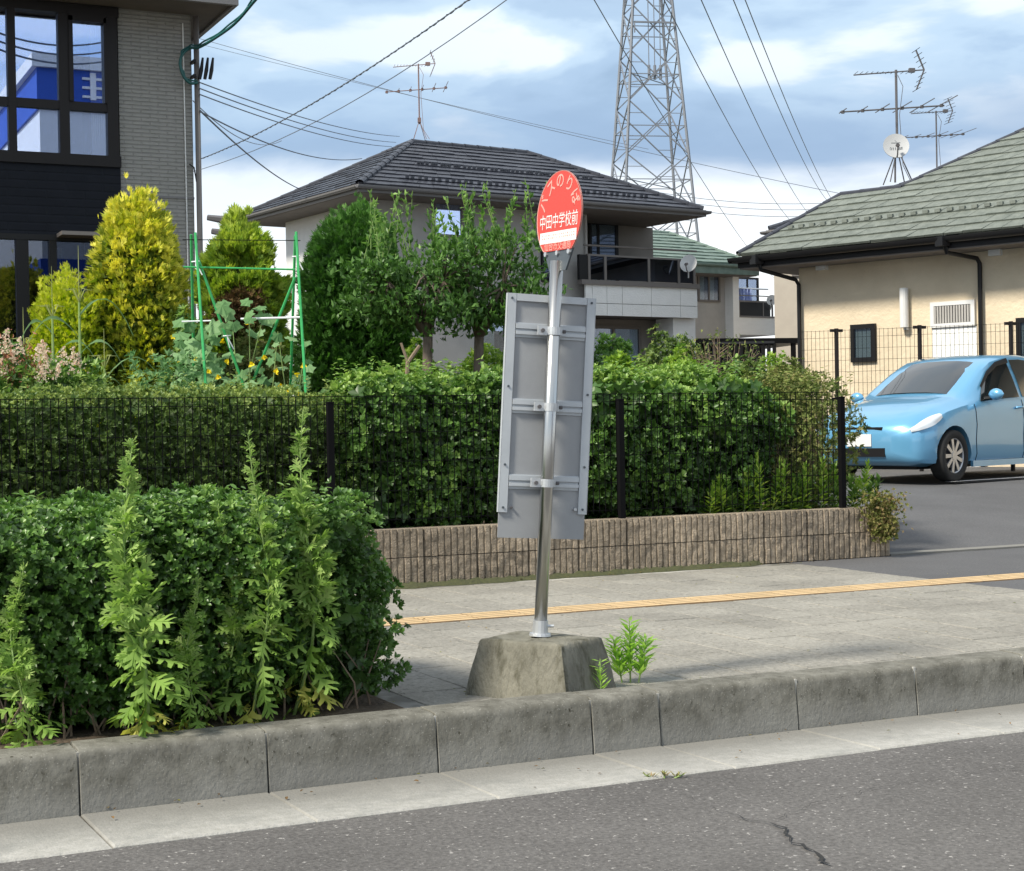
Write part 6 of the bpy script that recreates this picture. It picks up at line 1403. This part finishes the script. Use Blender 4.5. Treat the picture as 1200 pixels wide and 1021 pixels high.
# shrubs further back, between the board and the cream house
def bush(px0, px1, top, d, n, leaf, m_, label, tm=ROSf, bottom=470, seed=0., name='garden_shrub', group=None, **k):
    pc = (px0 + px1) / 2; b = garden_pt(pc, d); hw = (px1 - px0) / 2 * d / 1900; H = zat(top, pc, d) - LZ
    return shrub(name, b, (hw, hw * .8, H / 2), n, leaf, tm, m_, label, 'shrub', e=2.4, bump=.22, bs=3.4, rlo=.45, jn=.6, up=.35, seed=seed, stems=5, group=group, **k)
bush(676, 750, 396, 14.0, 3600, .040, 'lf_tree', 'mid-green shrub under the lower house window, half behind the notice board', seed=1.)
bush(738, 826, 393, 14.6, 4200, .040, 'lf_hedge', 'olive-green shrub against the white balcony pillar', seed=2.)
bush(696, 768, 424, 12.7, 2600, .042, 'lf_bright', 'bright yellow-green young shrub in front, beside the notice board', seed=3.)
bush(762, 836, 412, 13.2, 3200, .042, 'lf_bright', 'bright yellow-green shrub in front of the olive one, towards the twiggy shrub', seed=4.)
bush(838, 905, 428, 13.6, 2400, .038, 'lf_hedge', 'soft green shrub before the black upright-bar railing', seed=5.)
bush(893, 962, 430, 14.0, 2400, .036, 'lf_twiggy', 'brownish-green shrub at the corner of the cream house', seed=6.)
bush(884, 940, 416, 22.0, 1500, .055, 'lf_bright', 'small clipped green bush far behind by the beige building', seed=7.)
bush(474, 520, 398, 13.9, 1600, .040, 'lf_bright', 'light green shrub seen past the thicker tree trunk', seed=8.)
bush(520, 600, 402, 14.1, 2400, .040, 'lf_bright', 'light green shrub seen between the two tree trunks', seed=9.)
bush(596, 680, 400, 14.3, 2200, .040, 'lf_camellia', 'green shrub behind the notice board of the bus stop', seed=10.)
bush(200, 250, 372, 13.4, 1300, .05, 'lf_camellia', 'dark leafy shrub at the foot of the golden conifer', seed=11.)
bush(250, 345, 395, 15.0, 2600, .045, 'lf_twiggy', 'olive scrubby shrub below the cypress behind the trellis', seed=12.)
bush(-60, 40, 392, 14.0, 2600, .045, 'lf_camellia', 'leafy green shrub under the ground floor glazing of the grey house', seed=13.)
# dry twiggy shrub
b = garden_pt(846, 14.2); tw2 = thing('twiggy_shrub', b, 'half-bare twiggy shrub in front of the black railing', 'shrub'); mb = MB(); rr0 = random.Random(2); tips = []
for i in range(30):
    a = rr0.uniform(-.5, .5); m_ = b + _r * a * .25 + _z * .75; e_ = b + _r * a * .62 + _f * rr0.uniform(-.15, .15) + _z * (zat(390, 846, 14.2) - LZ - abs(a) * .18 + rr0.uniform(-.15, .0)); mb.tube([b + _r * a * .08, m_, e_], [.012, .008, .002], 4); tips.append(e_)
    for j in range(4): p0 = m_.lerp(e_, rr0.uniform(.1, .9)); e2 = p0 + _r * rr0.uniform(-.14, .14) + _z * rr0.uniform(.0, .10) + _f * rr0.uniform(-.1, .1); mb.tube([p0, e2], [.004, .0015], 3); tips.append(e2)
build('twig', mb, 'twig', tw2, kind='stuff'); p = np.concatenate([np.array(t) + jit(5, .035) for t in tips]); n_ = len(p); scatter('foliage', p, jit(n_, 1), jit(n_, 1), rng.uniform(.02, .045, n_), T_simple(.5), 'lf_twiggy', tw2)

# vegetable garden: trellis, cucumbers, corn, flowers
dT = 12.3
tr = thing('garden_trellis', garden_pt(290, dT), 'green garden cane trellis tied with white cord above the clipped hedge', 'trellis')
def cane(p0, p1, d0=dT, d1=dT, r_=.0105): build('cane', MB().tube([P(*p0, d0), P(*p0, d0).lerp(P(*p1, d1), .5), P(*p1, d1)], r_, 6), 'green', tr)
cane((224, 275), (228, 470), dT + .1, dT + .5); cane((229, 273), (243, 480), dT, dT - .45); cane((231, 300), (292, 470), dT, dT + .1); cane((347, 272), (359, 470), dT, dT - .4); cane((346, 276), (340, 470), dT + .1, dT + .5); cane((346, 325), (288, 468), dT, dT + .1)
cane((215, 313), (346, 316), r_=.007); build('cord', MB().tube([P(214, 281, dT), P(352, 282, dT)], .004, 4), 'blackwire', tr)
build('cross_bar', MB().tube([P(282, 374, dT), P(352, 372, dT)], .0085, 6).tube([P(213, 377, dT), P(250, 376, dT)], .006, 6), 'tie', tr)
tb = MB()
for (px, py) in ((229, 307), (347, 301), (266, 394)):
    c = P(px, py, dT - .02); tb.tube([c - _r * .03, c + _r * .03 + _z * .004], .006, 5).tube([c, c + _r * .05 - _z * .10], .005, 5).tube([c, c + _r * .02 - _z * .09], .004, 5)
tb.tube([P(231, 285, dT), P(231, 312, dT)], .005, 5); build('cord', tb, 'tie', tr)
def vine_leaf():
    V = [(0, .25, .05)]; n_ = 14
    for i in range(n_): a = 2 * math.pi * i / n_; r_ = .42 + .12 * math.cos(5 * a + math.pi); V.append((r_ * math.sin(a), .45 - r_ * math.cos(a) * .95, .0 if i % 2 else -.05))
    return np.array(V), [(0, 1 + i, 1 + (i + 1) % n_) for i in range(n_)]
VL = vine_leaf()
def vine(px0, px1, py0, py1, d, n, label, big=.15, flowers=6, seed=1):
    b = garden_pt((px0 + px1) / 2, d); t = thing('cucumber_vine', b, label, 'plant', 'cucumber vines around the trellis'); rr = random.Random(seed)
    pts = [P(rr.uniform(px0, px1), py1 + (py0 - py1) * rr.random() ** 1.4, d + rr.uniform(-.3, .3)) for _ in range(n)]
    p = np.array([tuple(x) for x in pts]); vm = MB()
    for i in range(6):
        q_ = [b + _r * rr.uniform(-.3, .3)]; e_ = pts[rr.randrange(n)]; vm.tube([q_[0], q_[0].lerp(e_, .5) + _r * rr.uniform(-.1, .1), e_], [.007, .006, .003], 5)
    build('stem', vm, 'stalk', t)
    v, f = VL; me_ = []
    for k in range(3):
        me = bpy.data.meshes.new('leaf'); me.from_pydata([tuple(a) for a in v], [], f); me.materials.append(MT['lf_cuc']); at = me.attributes.new('rnd', 'FLOAT', 'POINT'); at.data.foreach_set('value', [.1 + .4 * k] * len(v)); me_.append(me)
    inv = wm(t).inverted()
    for x in pts:
        s = big * rr.uniform(.55, 1.1); nn_ = (-_f * rr.uniform(.3, 1) + _z * rr.uniform(.2, 1) + _r * rr.uniform(-.6, .6)).normalized(); yv = (-_z + _r * rr.uniform(-.7, .7)); yv = (yv - nn_ * yv.dot(nn_)).normalized(); xv = yv.cross(nn_)
        m = Matrix((xv * s, yv * s, nn_ * s)).transposed().to_4x4(); m.translation = x; link('leaf', me_[rr.randrange(3)], t, inv @ m)
    k = flowers; idx = rng.integers(0, n, k); scatter('flower', p[idx] + jit(k, .05) + FR * .08, np.tile(FR, (k, 1)) + jit(k, .3), jit(k, 1), rng.uniform(.028, .040, k), T_rosette(5, .7, 35), 'lf_yflower', t, kind='stuff')
    return t
vine(205, 262, 372, 452, dT + .1, 46, 'large-leaved cucumber vine at the foot of the trellis end by the golden conifer', seed=3)
vine(255, 312, 350, 452, dT + .2, 36, 'large-leaved cucumber vine climbing the slanting middle cane', seed=5, big=.14)
vine(315, 362, 385, 452, dT + .1, 20, 'cucumber vine with yellow flowers at the trellis end by the dark conifer', seed=8, big=.12, flowers=7)
for (px, py) in ((230, 360), (252, 372), (262, 368), (243, 352)):
    pass
def corn(px, top, d, label, nl=7, seed=1, tassel=True):
    b = garden_pt(px, d); rr = random.Random(seed); tz = zat(top, px, d); H = tz - LZ; t = thing('corn_plant', b, label, 'corn', 'corn plants in the vegetable garden'); lean = _r * rr.uniform(-.04, .04)
    build('stalk', MB().tube([b, b + _z * H * .5 + lean, b + _z * H * (.8) + lean], [.017, .014, .008], 6), 'stalk', t)
    for i in range(nl):
        z = H * (.40 + .42 * i / nl); a = (0 if i % 2 else math.pi) + rr.uniform(-.5, .5); dr = _r * math.cos(a) + _f * math.sin(a); L_ = rr.uniform(.36, .55); rows = [[], [], []]; base = b + _z * z + lean * (z / H); sd = dr.cross(_z)
        for k in range(9):
            s = k / 8; p_ = base + dr * L_ * (s * .9) + _z * L_ * (math.sin(s * 2.2) * .55 - s * s * .75); w_ = .030 * math.sin(min(1, s * 1.3 + .15) * math.pi * .95) + .002; tw__ = math.sin(s * 3 + i) * .5
            o_ = (sd * math.cos(tw__) + _z * math.sin(tw__)) * w_; rows[0].append(p_ - o_); rows[1].append(p_ - _z * .006); rows[2].append(p_ + o_)
        m_ = MB().grid(rows); l_ = build('leaf', m_, 'lf_corn', t, smooth=True); at = l_.data.attributes.new('rnd', 'FLOAT', 'POINT'); at.data.foreach_set('value', [rr.random()] * len(l_.data.vertices))
    tm_ = MB(); tt = b + _z * H * .8 + lean
    for i in range(7): a = i * .9; tm_.tube([tt, tt + (_r * math.cos(a) + _f * math.sin(a)) * (.05 if i else 0) + _z * (H * .1 if i == 0 else .10), tt + (_r * math.cos(a) + _f * math.sin(a)) * (.12 if i else 0) + _z * (H * .2 if i == 0 else .10)], [.003, .004, .0015], 4)
    l_ = build('tassel', tm_, 'lf_tassel', t); at = l_.data.attributes.new('rnd', 'FLOAT', 'POINT'); at.data.foreach_set('value', list(rng.random(len(l_.data.vertices))))
corn(90, 288, 12.4, 'tallest corn plant, its tassel in front of the lime conifer', 6, 2); corn(67, 312, 12.7, 'slimmer corn plant standing just beside the tallest one', 5, 4)
corn(126, 385, 12.2, 'short corn plant with folded bluish leaves in front of the golden conifer', 6, 7); corn(30, 360, 13.0, 'short corn plant in front of the grey house glazing', 5, 9)
def flowering(px0, px1, top, d, label, seed, nfl=9):
    t = bush(px0, px1, top + 18, d, 1700, .045, 'lf_tree', label, seed=seed, name='flowering_shrub', group=None); rr = random.Random(int(seed * 10)); pts = []
    for i in range(nfl):
        c = P(rr.uniform(px0 + 4, px1 - 4), rr.uniform(top, top + 46), d - .42)
        k = 46; u = rng.random(k); g = rng.normal(0, 1, (k, 3)) * (np.array((.030, .030, 0)) * (1.1 - u)[:, None]); g[:, 2] = u * .13 - .03; pts.append(np.array(c) + g)
    p = np.concatenate(pts); n_ = len(p); scatter('flower', p, jit(n_, .7) + FR, jit(n_, 1), rng.uniform(.010, .017, n_), T_rosette(5, .7, 30), 'lf_flower', t, kind='stuff'); return t
flowering(-8, 50, 398, 12.2, 'pale pink flowering shrub at the picture edge above the hedge', 3., 8); flowering(44, 96, 402, 12.0, 'pale flowering shrub before the lime conifer', 4., 8); 
for px, i in ((8, 0), (38, 1)):
    c = garden_pt(px, 11.8); t = thing('faded_flower_head', c, ('smaller ' if i == 0 else 'larger ') + 'cluster of rust-brown faded flower spikes above the clipped hedge', 'flowers'); n_ = 160; cc2 = P(px, 432, 11.8)
    p = np.array(cc2) + rng.normal(0, 1, (n_, 3)) * np.array((.05 + .02 * i, .04, .085)); scatter('flower', p, jit(n_, 1), np.tile((0, 0, 1.), (n_, 1)) + jit(n_, .4), rng.uniform(.03, .05, n_), T_simple(.35), 'brown', t, kind='stuff')
    build('stem', MB().tube([c, cc2], [.006, .003], 5), 'stalk', t)
def filler(px0, px1, py0, py1, d, n, m_, label, name='seedling_bed'):
    b = garden_pt((px0 + px1) / 2, d); t = thing(name, b, label, 'plants'); p = np.array([tuple(P(rng.uniform(px0, px1), py1 + (py0 - py1) * rng.random() ** 1.5, d + rng.uniform(-.2, .2))) for _ in range(n)])
    scatter('foliage', p, jit(n, .5) + np.array((0, 0, .6)), jit(n, .8) + np.array((0, 0, .5)), rng.uniform(.03, .07, n), ROSf + [T_leaf(.3)], m_, t)
    build('stem', MB().tube([b, P((px0 + px1) / 2, (py0 + py1) / 2, d)], [.008, .004], 5), 'stalk', t)
filler(150, 235, 415, 458, 12.0, 170, 'lf_cuc', 'soft grey-green vegetable plants before the golden conifer')
filler(-20, 120, 425, 462, 11.9, 700, 'lf_camellia', 'leafy low growth along the top of the clipped hedge near the corn')

# small weeds by the concrete block and the kerb
def tuft(px, Y, H, n, label, L_, fan=.5, m_='lf_weed', stems=3):
    b = PY(px, 700, Y); b.z = PZ; t = thing('weed', b, label, 'weed'); P3 = []; AL = []; SS = []; sm_ = MB(); b.z = PZ if Y > 5.3 else -.004
    for s in range(stems):
        dx = (s - (stems - 1) / 2) * .035; hh = H * (1 - .28 * abs(s - (stems - 1) / 2)); tp_ = b + _r * dx * 2.0 + _z * hh; b_ = b + _r * dx; sm_.tube([b_, tp_], [.004, .002], 5)
        for i in range(n):
            u = .12 + .88 * i / n; P3.append(tuple(b_.lerp(tp_, u))); a = i * 2.4 + s; q_ = R(44) - u * .55; AL.append((math.cos(a) * math.sin(q_), math.sin(a) * math.sin(q_), math.cos(q_))); SS.append(L_ * (1.1 - .35 * u))
    build('stem', sm_, 'stalk', t); P3 = np.array(P3); AL = np.array(AL); k = len(P3)
    scatter('foliage', P3, np.stack([-AL[:, 0], -AL[:, 1], AL[:, 2]], 1) + jit(k, .2), AL, np.array(SS) * rng.uniform(.8, 1.2, k), T_leaf(.22, .03), m_, t); return t
tuft(737, 5.95, .26, 70, 'bright green narrow-leaved weed growing between kerb and concrete block', .085, stems=3); tuft(702, 5.72, .15, 24, 'small pale green weed sprouting against the foot of the concrete block', .06, stems=1)
tuft(438, 6.2, .13, 10, 'tiny seedling on the paving beside the hedge end', .06, stems=1); tuft(775, 4.90, .02, 12, 'tiny yellowish grass tuft in the seam of road and gutter', .03, m_='lf_trail', stems=3)

# litter and grit along the gutter and on the paving
def litter(name, n, X0, X1, Y0, Y1, z, m_, label, sz, skew=1.0):
    p = np.stack([rng.uniform(X0, X1, n), Y1 - (Y1 - Y0) * rng.random(n) ** skew, np.full(n, z)], 1); t_ = scatter(name, p, np.tile((0, 0, 1.), (n, 1)) + jit(n, .18), jit(n, 1), sz * rng.uniform(.5, 1.4, n), [T_leaf(.5, .12), T_oval(.6, .15)], m_, None, kind='stuff')
    return tag(t_, label, 'litter')
litter('leaf_litter', 70, 1.0, 7.0, 4.95, KY - .01, .006, 'lf_brown', 'scattered dry leaf crumbs along the gutter below the kerb', .016, 2.2)
litter('leaf_litter', 160, 2.2, 8.5, KY + .2, WY - .05, PZ + .005, 'lf_trail', 'scattered leaf crumbs on the pavement slabs', .014, .8)
litter('leaf_litter', 120, 2.4, WXE - .3, WY - .16, WY - .02, PZ + .008, 'lf_brown', 'dry leaf crumbs gathered along the foot of the block wall', .018, 1.0)
